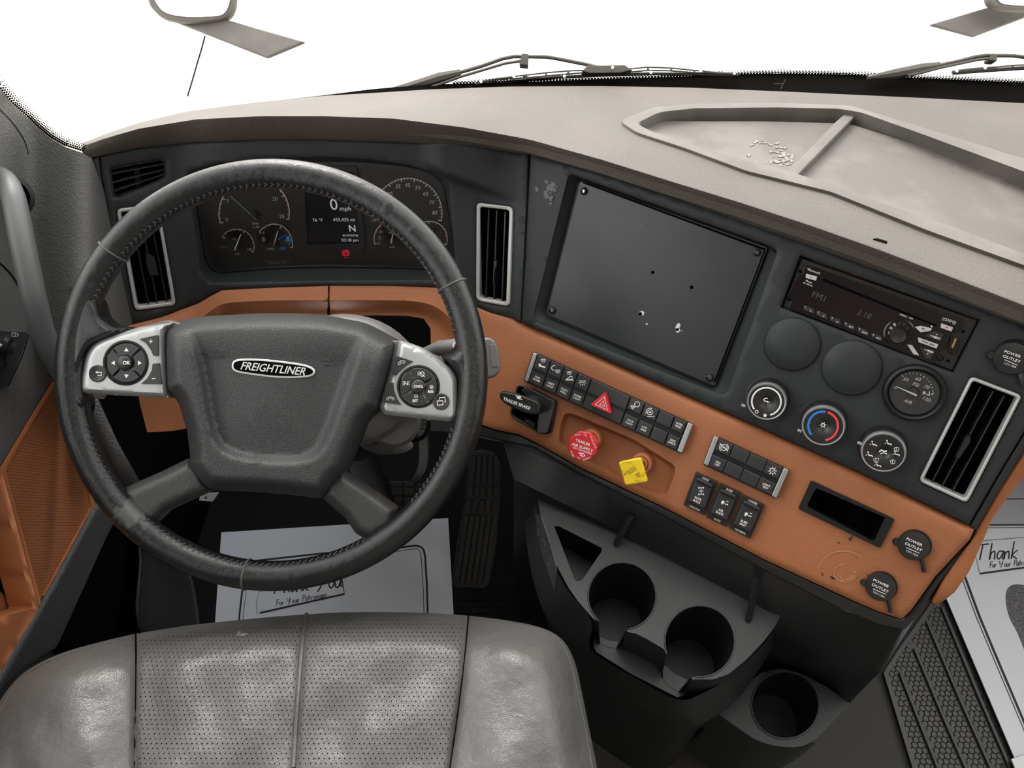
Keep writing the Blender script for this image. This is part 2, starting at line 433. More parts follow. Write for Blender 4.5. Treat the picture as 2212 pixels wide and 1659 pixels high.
def thing(name, label, cat, loc, group=None):
    o = bpy.data.objects.new(name, None); COL.objects.link(o); o.location = V(loc); o.empty_display_size = .02
    o['label'] = label; o['category'] = cat
    if group: o['group'] = group
    return o
def tag(o, label, cat, group=None):
    o['label'] = label; o['category'] = cat
    if group: o['group'] = group
    return o
def struct(o): o['kind'] = 'structure'; return o
def mapc(x0, y0, k): return lambda *p: [(x0+a/k, y0+b/k) for a, b in p]
A5 = mapc(600, 300, 3.949); A4 = mapc(150, 300, 3.949); A6 = mapc(1100, 330, 3.017); A7 = mapc(1600, 500, 3.606); A8 = mapc(1050, 700, 3.95)
B1 = mapc(1440, 900, 2.865); B2 = mapc(100, 640, 3.95); B3 = mapc(600, 640, 3.95); B5 = mapc(250, 950, 2.458); B6 = mapc(0, 1250, 1.7015)
B7 = mapc(1100, 950, 2.34); B8 = mapc(1500, 1100, 2.968); A3 = mapc(1480, 0, 3.022); A2 = mapc(740, 0, 2.989); B4 = mapc(0, 400, 1.508)
# ============================================================ the cab shell
XL, XR, YB, ZT = -.66, 1.72, -.9, 2.3
fl = struct(MB().box(((XL+XR)/2, .35, -.02), (XR-XL, 2.5, .04)).build('floor', 'carpet', smooth=False))
struct(MB().box(((XL+XR)/2, -.2, ZT+.02), (XR-XL, 1.5, .04)).build('ceiling', 'liner', smooth=False))
wl = MB(); wl.box((XL-.03, -.13, .43), (.05, 1.62, .90)); wl.box((XL-.03, -.55, 1.55), (.05, .7, 1.4)); wl.box((XL-.03, .3, 2.1), (.05, 1.0, .4))
struct(wl.build('wall_left', 'doorg', smooth=False))
wr = MB(); wr.box((XR+.03, .1, .45), (.05, 2.0, .94)); wr.box((XR+.03, -.55, 1.55), (.05, .7, 1.4)); wr.box((XR+.03, .3, 2.1), (.05, 1.0, .4))
struct(wr.build('wall_right', 'doorg', smooth=False))
struct(MB().box(((XL+XR)/2, YB, 1.15), (XR-XL, .05, 2.3)).build('wall_back', 'liner', smooth=False))
struct(MB().box(((XL+XR)/2, 6, -1.25), (24, 30, .06)).build('floor_ground', 'concrete', smooth=False))

# windshield: base follows the far edge of the dash, glass leans back toward the driver
back = [(120, 332), (178, 309), (230, 288), (300, 265), (400, 241), (480, 230), (560, 220), (700, 207), (820, 200), (930, 193), (1100, 187), (1300, 186), (1480, 189), (1700, 198), (1850, 205), (2000, 212), (2212, 223), (2420, 236), (2600, 250)]
zb = [(120, .835), (178, .838), (300, .832), (400, .825), (700, .812), (1000, .80), (1500, .795), (2600, .80)]
LEAN = V((0, -.59, .81))
def dback(px): return (atz(px, interp(back, px), interp(zb, px))-EYE).dot(FW)
def gbase(px):
    y = interp(back, px); return atd(px, y+3, dback(px)*1.012)
def gup(px, ytop):
    b = gbase(px); lo, hi = 0, .4
    for _ in range(24):
        m_ = (lo+hi)/2; q = b+LEAN*m_-EYE; y = CY-F*q.dot(UP)/q.dot(FW)
        if y > ytop: lo = m_
        else: hi = m_
    return lo
xs = [178+38*i for i in range(85)]
win = thing('window_1', None or 'x', 'x', gbase(1000)); del win['label']; del win['category']; struct(win)
def gb2(px):
    b = gbase(px); yt = interp(fr_top, px) if px > 540 else None
    if yt is None: return b
    lo, hi = 0, .3
    for _ in range(22):
        m_ = (lo+hi)/2; q = b+V((0, m_, 0))-EYE; y = CY-F*q.dot(UP)/q.dot(FW)
        if y > yt: lo = m_
        else: hi = m_
    return b+V((0, lo, 0))
fr_top = [(540, 222), (560, 218), (700, 203), (800, 190), (900, 182), (1000, 178), (1150, 174), (1300, 168), (1480, 163), (1600, 158), (1700, 156), (1850, 158), (2000, 165), (2212, 174), (2600, 190)]
g = MB(); g.loft([[gb2(x)+LEAN*t for x in xs] for t in (0, .1, .3, .6, .95)], closed=False)
g.build('glass_pane', 'glass', win)
fr_top = [(540, 222), (560, 218), (700, 203), (800, 190), (900, 182), (1000, 178), (1150, 174), (1300, 168), (1480, 163), (1600, 158), (1700, 156), (1850, 158), (2000, 165), (2212, 174), (2600, 190)]
xf = [540+30*i for i in range(69)]
b = MB(); b.loft([[gbase(x)+LEAN*-.05 for x in xf], [gbase(x)-V((0, .003, 0)) for x in xf], [gb2(x)-V((0, .003, 0)) for x in xf]], closed=False)
b.build('frit_band', 'frit', win)
# frit dots fading out above the band and along the left pillar
def hexdots(mb, pts, nrmf, r):
    for (p, rr) in pts:
        n = nrmf; u = V((1, 0, 0)); w_ = n.cross(u)
        mb.add([p+(u*math.cos(k*1.0472)+w_*math.sin(k*1.0472))*rr for k in range(6)], [tuple(range(6))])
gn = V((0, -.81, -.59))
pts = []
x = 980.0; k = 0
while x < 2400:
    t0 = 0
    for r in range(4):
        xx = x+(3.5 if r % 2 else 0); bpt = gb2(xx)
        pts.append((bpt+LEAN*(t0+.0022+.0042*r)-V((0, .003, 0)), (.0027, .0021, .0015, .0009)[r]))
    x += 7
d_ = MB(); hexdots(d_, pts, gn, 0)
pil_edge = [(-60, 120), (0, 190), (30, 225), (60, 252), (85, 276), (110, 297), (140, 314), (178, 326)]
for i in range(int(55)):
    t = i/54*(len(pil_edge)-1); a = int(min(t, len(pil_edge)-2)); q = V(pil_edge[a]).lerp(V(pil_edge[a+1]), t-a)
    tg = (V(pil_edge[a+1])-V(pil_edge[a])).normalized(); nn = V((tg.y, -tg.x))
    for r in range(5):
        e = q+nn*(1+4.4*r)+tg*(2.6 if r % 2 else 0); p = atd(e.x, e.y, .88)
        rr = (.0017, .0015, .0012, .0009, .0006)[r]
        d_.add([p+(V((1, 0, 0))*math.cos(k*1.0472)+UP*math.sin(k*1.0472))*rr*.95 for k in range(6)], [tuple(range(6))])
d_.build('frit_dots', 'frit', win, kind='stuff', smooth=False)
MB().ribbon([(1686, 192), (1697, 171)], 1.6, Blend([Plane(gbase(1690)-V((0, .01, 0)), V((1, 0, 0)), gn*1)], []), 0).ribbon([(1672, 181), (1690, 181)], 1.6, Blend([Plane(gbase(1690)-V((0, .01, 0)), V((1, 0, 0)), gn)], []), 0).build('alignment_mark', 'greyp', win)

# side windows
for i, xx in enumerate((XL-.03, XR+.03)):
    struct(MB().box((xx, .3, 1.42), (.006, 1.0, 1.0)).build('window_%d' % (2+i), 'glass', smooth=False))

# hood far below the windshield (over-exposed white) and the ground
hd = MB(); rows = []
for yy, zz, hw in ((1.35, .62, .85), (1.9, .50, .80), (2.5, .32, .74), (2.9, .05, .68), (2.98, -.5, .66)):
    rows.append([V((.53+hw*a, yy-abs(a)**3*.1, zz-.10*abs(a)**2.5)) for a in (-1, -.85, -.6, -.3, 0, .3, .6, .85, 1)])
hd.loft(rows, closed=False); hd.v = hd.v
tag(hd.build('truck_hood', 'paint', sub=1, solid=.01), 'white painted truck hood beyond the windshield', 'hood')

# ============================================================ outside mirrors
def hood_mirror(lab, face, house, arm, d, xoff):
    t = thing('hood_mirror', lab, 'mirror', atd(*arm[0], d), 'hood mirrors outside')
    S = Plane(atd(*face[3], d), V((1, 0, 0)), -FW)
    mb = MB().prism([tuple(p) for p in spl(house, 5, True)], S, -.03, .0)
    mb.build('housing', 'mirrorh', t, bevel=.008)
    mb = MB().prism([tuple(p) for p in spl(face, 5, True)], S, -.004, .004); mb.build('mirror_glass', 'mirror', t)
    Sa = Plane(atd(*arm[0], d*1.02), V((1, 0, 0)), (-FW+V((xoff, 0, .3))).normalized())
    MB().prism(arm, Sa, -.012, 0).build('arm', 'mirrorh', t, bevel=.006)
    return t
hood_mirror('rounded hood mirror on a grey arm outside at upper left, beyond the steering wheel',
            [(330, -60), (332, -10), (343, 14), (362, 29), (400, 36), (440, 36), (478, 32), (492, 16), (497, -10), (495, -60)],
            [(314, -70), (317, -5), (332, 22), (358, 38), (400, 44), (440, 43), (482, 38), (500, 22), (507, -10), (504, -70)],
            [(352, 36), (480, 38), (660, 89), (576, 124), (545, 112)], 2.1, -.15)
hood_mirror('rounded hood mirror on a grey arm outside at upper right corner',
            [(2150, -60), (2150, -15), (2158, 2), (2172, 9), (2212, 12), (2280, 10), (2330, 0), (2340, -60)],
            [(2134, -70), (2135, -12), (2144, 8), (2160, 16), (2212, 19), (2290, 18), (2345, 5), (2352, -70)],
            [(2008, 52), (2138, 13), (2240, 18), (2212, 38), (2105, 78)], 2.3, .15)
ck = [(443, 77), (434, 110), (425, 140), (415, 175), (405, 208)]
GR = hz(-1.218)
tag(MB().ribbon(ck, 3.2, GR, .006).build('pavement_crack', 'void'), 'thin dark crack line in the bright pavement left of the hood', 'crack')

# ============================================================ wipers
WP = Plane(V((0, 1.0, .80))+V((0, .05, .03)), V((1, 0, 0)), V((0, -.81, .25)))
def wp(px, py, o=0): return EYE+ray(px, py)*(1.10+o)
def wiper(lab, T):
    t = thing('windshield_wiper', lab, 'wiper', wp(*T(830, 200)), 'windshield wipers')
    def q(pts, o=0): return [wp(*T(*p), o) for p in pts]
    MB().tube(q([(815, 203), (880, 190), (950, 168), (995, 157)]), [.003, .0075, .008, .0055], 8).build('arm', 'wiper', t)
    MB().tube(q([(985, 159), (1040, 143), (1085, 127), (1110, 122), (1180, 123), (1205, 127), (1265, 139), (1310, 150)]), .0028, 8).build('arm_rod', 'wiper', t)
    MB().tube(q([(915, 193), (954, 181), (994, 166), (1041, 152), (1091, 137), (1123, 132)], -.004), .0021, 8).build('hose', 'wiper', t)
    m_ = MB().prism([T(1121, 128), T(1123, 139), T(1141, 141), T(1142, 128), T(1142, 116), T(1127, 115), T(1126, 126)], Plane(wp(*T(1130, 128)), V((1, 0, 0)), -FW), -.008, .006); m_.build('clip', 'wiper', t, bevel=.001)
    m_ = MB().prism([T(1257, 153), T(1270, 141), T(1350, 140), T(1366, 151), T(1340, 157), T(1275, 158)], Plane(wp(*T(1300, 150)), V((1, 0, 0)), -FW), -.008, .006); m_.build('blade_joint', 'wiper', t, bevel=.001)
    for s_, e in ((-1, 0), (1, 0)):
        up = [(1275, 152), (1230, 153), (1180, 157), (1130, 163), (1100, 166)] if s_ < 0 else [(1345, 150), (1400, 145), (1450, 147), (1500, 152), (1520, 153)]
        lo = [(1262, 157), (1225, 160), (1180, 164), (1140, 168), (1102, 170)] if s_ < 0 else [(1355, 156), (1400, 152), (1450, 153), (1500, 157), (1522, 157)]
        f_ = MB().tube(q(up), .0012, 6).tube(q(lo), .0012, 6)
        for a, c in zip(up, lo): f_.tube(q([a, c]), .0018, 6)
        f_.build('blade_frame', 'wiper', t)
    MB().tube(q([(1028, 181), (1040, 177), (1075, 171), (1110, 167)]), .0022, 6).build('yoke', 'wiper', t)
    MB().tube(q([(1520, 155), (1550, 158), (1592, 160)]), .0022, 6).build('yoke', 'wiper', t)
    MB().tube(q([(1030, 184), (1100, 176), (1200, 167), (1300, 162), (1400, 159), (1500, 160), (1595, 163)], .01), .0026, 6).build('blade', 'rubber', t)
    for bx, by in ((1039, 177), (1110, 166), (1219, 165), (1406, 157), (1513, 153), (1586, 159), (1323, 146)):
        MB().lathe(wp(*T(bx, by), -.012), -FW, [(.0022, 0), (.0022, .001)], 10).build('rivet', 'chrome', t)
    return t
wiper('wiper arm and slotted blade outside, beyond the left half of the dashboard', lambda x, y: (x, y))
wiper('wiper arm outside at the right edge, beyond the dash tray', lambda x, y: (1940+(x-892)*.86, 158+(y-190)*.62+ (2 if x < 900 else 4)) if True else 0)

# ============================================================ dashboard
DB = thing('dashboard', 'wraparound truck dashboard with grey padded top and tan orange lower trim', 'dashboard', FACE.p(1143, 500))
lipb = [(182, 343), (240, 330), (300, 318), (420, 306), (560, 300), (700, 300), (850, 305), (990, 313), (1143, 332), (1300, 375), (1450, 424), (1600, 476), (1750, 529), (1900, 584), (2050, 640), (2212, 703), (2400, 775)]
lipt = [(176, 317), (240, 295), (300, 278), (420, 258), (560, 251), (700, 251), (850, 256), (1000, 275), (1143, 301), (1300, 345), (1450, 392), (1600, 438), (1750, 487), (1900, 540), (2050, 597), (2212, 660), (2400, 735)]
xt = [178, 190, 205]+[225+25*i for i in range(88)]
def ylt(x): return interp(lipt, x)
def ylb(x): return interp(lipb, x)
def lipoff(x): return .03*ss(150, 330, x)+.004
def d0(x): return 1/FACE.inv(x, ylt(x), lipoff(x))
_c = {}
def tinv(px, py):
    k = round(px*2)
    if k not in _c:
        x = k/2; a, b = ylt(x), interp(back, x); _c[k] = (a, 1/d0(x), b, 1/dback(x))
    a, ia, b, ib = _c[k]; t = (py-a)/(b-a) if abs(b-a) > 1 else 0
    return ia+(ib-ia)*t
T = ZFunc(tinv); T.nrm = lambda x, y: V((0, 0, 1))
print('left', d0(180), dback(180), d0(250), dback(250))
# roll of the front lip
lr = []
for x in xt:
    a, b = ylt(x), ylb(x); lo = lipoff(x); g_ = ss(150, 330, x)
    top = T.p(x, a, 0); und = FACE.p(x, b+1, .001); lo_ = FACE.p(x, b, .003+.006*g_); m1 = FACE.p(x, b-(b-a)*.5, .006+.018*g_); m2 = FACE.p(x, b-(b-a)*.85, .005+.0265*g_)
    lr.append([FACE.p(x, b-2, -.01)]+[V(p) for p in spl([und, lo_, m1, m2, top], 4)]+[T.p(x, a-3, .0005)])
MB().loft([list(r) for r in zip(*lr)], closed=False, flip=True).build('front_lip', 'pad', DB, sharp=75)
le = lr[0]; MB().add(le, [tuple(range(len(le)))]).build('lip_end', 'pad', DB, smooth=False)
tray_o = rnd([(1337, 262), (1412, 231), (1500, 224), (1678, 222), (1837, 228), (1976, 270), (2212, 343), (2340, 392), (2290, 602), (2212, 575), (1999, 498), (1794, 416), (1612, 371), (1480, 322), (1372, 287)], [14, 16, 10, 10, 14, 10, 10, 20, 20, 10, 10, 10, 10, 10, 16], 4)
tray_i = rnd([(1376, 268), (1425, 244), (1500, 236), (1678, 234), (1811, 237), (1860, 245), (1976, 286), (2212, 373), (2285, 402), (2240, 560), (2190, 540), (2050, 487), (1900, 437), (1811, 405), (1705, 370), (1600, 345), (1480, 308), (1410, 285)], [12, 14, 8, 8, 8, 8, 8, 8, 16, 20, 8, 8, 8, 8, 8, 8, 8, 12], 4)
outer = [(x, ylt(x)-2) for x in range(180, 2380, 20)]+[(x, interp(back, x)) for x in range(2376, 170, -20)]
MB().sheet(outer, T, lambda x, y: 0, [tray_o], .02, 18).build('top_pad', 'pad', DB)
rim = MB().sheet(tray_o, T, lambda x, y: .0045, [tray_i], .03, 15, edge=(2.2, .0018)); tr = rim.build('tray', 'pad2', DB, sharp=60, label='recessed storage tray with pale raised rim')
tf = [(1385, 262), (1435, 262), (1480, 262), (1640, 262), (1804, 266), (1844, 270), (1976, 312), (2212, 391), (2270, 412), (2235, 556), (2190, 548), (2050, 496), (1900, 446), (1811, 414), (1705, 379), (1600, 353), (1480, 316), (1405, 292)]
ti = [V(p) for p in tray_i]; 
MB().sheet(rnd(tf, 8, 3), T, lambda x, y: -.020-.004*(1-min(1, dpoly(x, y, tf)/14))*-1, [], .002, 16).build('tray_floor', 'pad2', tr)
wm = MB(); ri = dens(tray_i, 6)
wm.loft([[T.p(x, y, .002) for x, y in ri], [T.p(x, y, .002)+V((0, 0, -.026)) for x, y in ri]], True); wm.build('tray_wall', 'pad2', tr)
MB().prism([(1803, 264), (1827, 243), (1850, 247), (1828, 270), (1722, 379), (1700, 371)], T, -.02, -.004).build('tray_divider', 'pad2', tr, bevel=.002)
# residue where something was glued in the tray
rs = MB(); rg = random.Random(4)
for i in range(90):
    a = rg.uniform(0, 6.28); rr = rg.uniform(.75, 1.2); x = 1652+44*rr*math.cos(a); y = 331+24*rr*math.sin(a)
    if i > 48: x = 1690+rg.uniform(-28, 28); y = 343+rg.uniform(-16, 14)
    s1 = rg.uniform(1.5, 5) * (1.5 if i > 78 else 1)
    pl = [(x+s1*rg.uniform(.5, 1.1)*math.cos(b_), y+s1*.6*rg.uniform(.5, 1.1)*math.sin(b_)) for b_ in (0, 1, 2, 3, 4, 5)]
    rs.prism(pl, T, -.0200, -.0188)
rs.build('adhesive_residue', 'residue', tr, kind='stuff', smooth=False)
MB().prism([(1886, 516), (1894, 514), (1917, 521), (1916, 525)], T, -.001, .0012).build('tear', 'void', DB)

# left half: cluster bezel panel
rec = rnd([(404, 372), (470, 353), (600, 342), (714, 340), (802, 345), (878, 356), (935, 373), (969, 398), (981, 528), (985, 604), (700, 606), (450, 611), (434, 590), (416, 457)], [14, 10, 10, 10, 10, 10, 10, 10, 10, 10, 4, 14, 10, 10], 4)
glo = rnd([(422, 392), (480, 362), (600, 350), (777, 350), (878, 360), (930, 373), (955, 394), (975, 497), (981, 583), (853, 578), (714, 575), (600, 578), (466, 589), (446, 566), (427, 449)], [14, 8, 8, 8, 8, 8, 8, 8, 8, 8, 8, 8, 10, 8, 8], 4)
dv = [(236, 364), (292, 353), (349, 343), (357, 350), (358, 382), (349, 389), (300, 410), (256, 428), (244, 426)]
vL = rnd([(251, 452), (343, 441), (381, 660), (291, 672)], 12); vM = rnd([(1030, 438), (1108, 447), (1100, 663), (1028, 650)], 10); vR = rnd([(2098, 813), (2209, 855), (2089, 1088), (1984, 1040)], 12)
bz = [(216, 338)]+[(x, ylb(x)-3) for x in (300, 420, 560, 700, 850, 990, 1100)]+[(1141, 329), (1138, 430), (1132, 560), (1124, 694), (1060, 676), (1010, 655), (985, 634), (950, 622), (700, 617), (480, 627), (455, 640), (430, 655), (350, 685), (276, 704), (262, 640), (246, 540), (231, 440), (219, 370)]
def crease(x, y):
    # the hood brow that fades out toward the middle vent
    yb = interp([(900, 340), (935, 366), (1000, 392), (1060, 413), (1132, 440)], x)
    return .011*ss(900, 960, x)*(1-ss(1020, 1135, x))*(1-ss(yb-3, yb+9, y)) if x > 900 else 0
cre = [(x, interp([(900, 340), (935, 366), (1000, 392), (1060, 413), (1132, 440)], x)+o) for x in range(905, 1136, 7) for o in (-16, -4, 3, 10, 18)]
MB().sheet(bz, FACE, crease, [rec, inset(dv, 0), vL, vM], .012, 15, edge=(1.8, .0012), extra=cre).build('cluster_bezel', 'face', DB, sharp=60)
MB().sheet([(190, 342), (214, 338), (218, 372), (230, 440), (245, 540), (261, 640), (274, 704), (262, 704), (240, 600), (222, 500), (205, 420)], FACE, lambda x, y: -.002, [], .03, 14, edge=(1.8, .0012)).build('end_cap', 'dark', DB, sharp=60)
# centre panel
rc = rnd([(1229, 379), (1240, 379), (1657, 529), (1680, 540), (1572, 842), (1560, 853), (1158, 695), (1154, 680)], [10, 10, 12, 16, 10, 14, 10, 10], 3)
rad = [(1729, 552), (2118, 691), (2060, 806), (1686, 664)]
cp = [(1146, 331)]+[(x, ylb(x)-3) for x in range(1200, 2400, 50)]+[(2400, 760), (2300, 800), (2212, 932), (2150, 1035), (2093, 1133), (1850, 1017), (1600, 905), (1400, 817), (1200, 728), (1127, 696), (1135, 560), (1141, 430)]
MB().sheet(cp, FACE, lambda x, y: 0, [rc, rad, vR], .012, 20, edge=(1.8, .0012)).build('center_panel', 'face', DB, sharp=60)
# edge strip of the passenger side end
MB().sheet([(2404, 762), (2302, 802), (2214, 934), (2152, 1037), (2096, 1135), (2107, 1145), (2130, 1108), (2162, 1054), (2214, 972), (2312, 830), (2440, 790)], FACE, lambda x, y: -.002, [], .03, 20, edge=(1.8, .0012)).build('end_strip', 'dark', DB, sharp=60)
# scraped adhesive spot on the centre panel
sp = MB(); rg = random.Random(2)
for i in range(26):
    x = 1186+rg.gauss(0, 7); y = 412+rg.gauss(0, 14); s1 = rg.uniform(3, 7)
    sp.prism([(x+s1*rg.uniform(.5, 1)*math.cos(k), y+s1*1.2*rg.uniform(.5, 1)*math.sin(k)) for k in (0, 1, 2, 3, 4, 5)], FACE, 0, .0006+rg.random()*.0006)
sp.build('glue_spot', mat('glue_film', (.036, .041, .042), .3), DB, kind='stuff', smooth=False)
# recess walls of the cluster
G = plane_hv(Mp.p(700, 345, -.008), 0, R_(13))
def recess(loop_a, Sa, ha, loop_b, Sb, hb, name, m, par, step=10):
    n = 96
    def rs_(l):
        d = dens(l, .8); return [d[int(i*len(d)/n)] for i in range(n)]
    a, b = rs_(loop_a), rs_(loop_b)
    ca = sum((V(p) for p in a), V((0, 0)))/n; cb = sum((V(p) for p in b), V((0, 0)))/n
    if area(a)*area(b) < 0: b = b[::-1]
    def key(l, c): return min(range(n), key=lambda i: abs(math.atan2(l[i][1]-c.y, l[i][0]-c.x)+2.6))
    ia, ib = key(a, ca), key(b, cb); a = a[ia:]+a[:ia]; b = b[ib:]+b[:ib]
    mb = MB().loft([[Sa.p(x, y, ha) for x, y in a], [Sb.p(x, y, hb) for x, y in b]], True)
    return mb.build(name, m, par)
recess(inset(rec, -1), FACE, -.001, glo, G, 0, 'cluster_surround', 'face', DB)
# defroster grille at the left end
dgi = inset(dv, 3)
MB().sheet(inset(dv, -1), FACE, lambda x, y: -.004, [dgi], .02, 8).build('grille_frame', 'face', DB)
MB().sheet(inset(dv, -2), FACE, lambda x, y: -.035, [], .002, 30).build('grille_backing', 'void', DB)
for a, c in (((240, 376), (356, 354)), ((242, 395), (357, 366)), ((245, 413), (357, 376)), ((262, 426), (352, 388))):
    MB().prism([(a[0], a[1]-1.2), (c[0], c[1]-1.2), (c[0], c[1]+1.2), (a[0], a[1]+1.2)], FACE, -.018, -.003).build('grille_slat', 'face', DB)
MB().prism([(290, 362), (300, 360), (306, 405), (294, 408)], FACE, -.03, -.02).build('grille_rib', 'face', DB)
# plate recess behind cover
recess(inset(rc, -1), FACE, -.001, rnd([(1250, 388), (1660, 534), (1545, 839), (1177, 681)], 6), FACE, -.016, 'plate_recess', 'face', DB)
rcb = MB().sheet(rnd([(1247, 386), (1663, 532), (1547, 842), (1175, 683)], 6), FACE, lambda x, y: -.0165, [], .002, 200); rcb.build('recess_floor', 'black', DB)
mbx = MB().loft([[C.p(x, y, -.001) for x, y in dens(inset(rad, -1.5), 30)], [C.p(x, y, -.001)-C.n*.03 for x, y in dens(inset(rad, -1.5), 30)]]); mbx.build('radio_opening', 'black', DB)

# tan trim
def edge_drop(poly, wd, h):
    return lambda x, y: -h*(1-min(1, dpoly(x, y, poly)/wd))**2
otop_l = [(276, 704), (350, 685), (430, 655), (455, 640), (480, 627), (600, 621), (708, 617.5)]
o_low = [(708, 680), (600, 683), (520, 686), (470, 694), (440, 703), (425, 716), (418, 860), (420, 905), (400, 926), (372, 931), (318, 934), (302, 872), (290, 800)]
ledc = [tuple(p) for p in spl([(270, 722), (350, 716), (420, 694), (455, 672), (485, 656), (560, 650), (700, 648), (850, 649), (915, 654), (955, 672), (985, 705), (1005, 745), (1020, 790)], 6)]
def ledge(x, y):
    d = dpoly(x, y, ledc, False); below = y > interp([p for p in ledc if True], x) if x < 930 else (y > interp(ledc, x) if x < 1020 else False)
    if below: return max(-.016, .010-.0006*d-.010*ss(0, 22, d))
    return max(-.004, .010-.0006*d)
led = []
ledc = dens(ledc, 7, False)
for i_ in range(1, len(ledc)-1):
    tg = (V(ledc[i_+1])-V(ledc[i_-1])).normalized(); nn_ = V((-tg.y, tg.x))
    for o in (-18, -10, -4, 0, 5, 11, 18, 26): led.append((ledc[i_][0]+nn_.x*o, ledc[i_][1]+nn_.y*o))
MB().sheet(otop_l+o_low, OR, lambda x, y: ledge(x, y)*.8, [], .02, 12, extra=led, rings=(3, 8, 14, 20)).build('trim_panel', 'orange', DB, label='tan padded trim left of the column seam')
orp = [(712, 617.5), (850, 618), (950, 622), (985, 634), (1010, 655), (1060, 676), (1124, 694), (1200, 726), (1400, 815), (1600, 903), (1850, 1015), (2092, 1132), (2105, 1143), (2095, 1165), (2020, 1245), (1968, 1318), (1948, 1337), (1900, 1322), (1840, 1296), (1650, 1208), (1440, 1098), (1250, 1008), (1160, 957), (1120, 938), (1070, 928), (1035, 915), (1000, 905), (945, 880), (932, 800), (930, 710), (915, 688), (880, 682), (800, 680), (712, 680)]
def orh(x, y):
    a = ledge(x, y)*.8*(1-ss(930, 1100, x))
    dd = min(dpoly(x, y, otop_r, False), 60)
    b_ = -.008*(1-min(1, dd/26))**2 - .004*(1-min(1, dpoly(x, y, orp)/12))**2
    return a*(1) + b_*ss(980, 1120, x)
otop_r = [(1124, 694), (1200, 726), (1400, 815), (1600, 903), (1850, 1015), (2092, 1132)]
kr = rnd([(1219, 892), (1236, 893), (1372, 950), (1462, 1008), (1452, 1040), (1440, 1068), (1420, 1070), (1330, 1030), (1206, 958), (1209, 925)], [8, 12, 20, 14, 10, 12, 12, 20, 10, 10])
tb = rnd([(1118, 829), (1203, 868), (1190, 938), (1170, 938), (1100, 898)], 12)
slot_i = rnd([(1763, 1054), (1913, 1118), (1888, 1171), (1742, 1094)], 6)
otr = MB().sheet(orp, OR, orh, [kr, tb, slot_i], .02, 14, rings=(3, 7, 13, 20), extra=led, edge=None).build('trim_panel', 'orange', DB, label='tan padded trim carrying the switches')
# the knob recess
kri = inset(kr, 7)
recess(inset(kr, -1), O, -.001, kri, O, -.012, 'knob_recess', 'orange', DB)
MB().sheet(inset(kri, -1), O, lambda x, y: -.012, [], .002, 20).build('recess_floor', 'orange', DB)
# black lower frame below the trim
MB().sheet([(1035, 915), (1070, 928), (1120, 938), (1160, 957), (1250, 1008), (1440, 1098), (1650, 1208), (1840, 1296), (1900, 1322), (1948, 1337), (1968, 1318), (2020, 1245), (2095, 1165), (2105, 1143), (2116, 1150), (2030, 1262), (1985, 1330), (1955, 1362), (1900, 1352), (1800, 1310), (1640, 1228), (1430, 1115), (1240, 1020), (1150, 968), (1090, 955), (1030, 940)], OR, lambda x, y: -.014, [], .03, 14).build('lower_frame', 'satin', DB, bevel=.003)
# tan side of the dash end, seen past the strip
e0 = [(2440, 780), (2312, 828), (2245, 922), (2212, 973), (2160, 1055), (2128, 1110), (2107, 1146), (2060, 1215), (2035, 1255), (2012, 1298)]
e1 = [(2470, 820), (2340, 860), (2260, 955), (2214, 1013), (2170, 1070), (2138, 1116), (2112, 1172), (2086, 1230), (2055, 1275), (2014, 1306)]
MB().loft([[FACE.p(x, y, -.010) if y < 1130 else OR.p(x, y, -.016) for x, y in e0], [(FACE.p(x, y, -.045) if y < 1130 else OR.p(x, y, -.03)) for x, y in e1], [(FACE.p(x, y, -.045) if y < 1130 else OR.p(x, y, -.03))+V((-.02, .12, -.0)) for x, y in e1], [V((p_.x+.03, 1.08, p_.z)) for p_ in [(FACE.p(x, y, -.045) if y < 1130 else OR.p(x, y, -.03)) for x, y in e1]]], closed=False, flip=True).build('side_trim', 'orange_s', DB, solid=.004)
MB().box((1.27, .93, .585), (.80, .24, .37)).build('passenger_fascia', 'pad', DB, bevel=.03, seg=4)
MB().ribbon([(1140, 334), (1136, 440), (1130, 560), (1122, 692)], 4, FACE, -.006).build('panel_gap', 'void', DB)
MB().ribbon([(710, 616), (710, 682)], 6, OR, -.008).build('trim_gap', 'void', DB)
# scuffs on the tan trim
sc_ = MB(); rg = random.Random(9)
for (x0, y0, a0, l) in ((1835, 1162, .6, 8), (1842, 1158, 2, 6), (1810, 1172, 1, 5), (1792, 1243, .5, 14), (1776, 1238, 1.2, 8), (1875, 1240, 1.2, 6)):
    for j in range(3):
        x = x0+rg.uniform(-3, 3); y = y0+rg.uniform(-3, 3)
        sc_.flat([(x, y), (x+l*math.cos(a0)*.5, y+l*math.sin(a0)*.4-1.5), (x+l*math.cos(a0), y+l*math.sin(a0)), (x+l*math.cos(a0)*.4, y+l*math.sin(a0)*.5+2)], O, .0008)
sc_.build('dark_scuffs', 'scuff', DB, kind='stuff')
sc_ = MB()
for r1, a0, a1, cx_, cy_ in ((24, .2, 4.6, 1826, 1238), (16, -.5, 3, 1830, 1240), (36, .3, 1.6, 1816, 1224), (52, 3.4, 5.6, 1822, 1232)):
    sc_.ribbon([(cx_+r1*math.cos(a0+(a1-a0)*k/20), cy_+r1*.8*math.sin(a0+(a1-a0)*k/20)) for k in range(21)], 2.2, O, .0008)
sc_.build('pale_scuffs', 'tan', DB, kind='stuff')
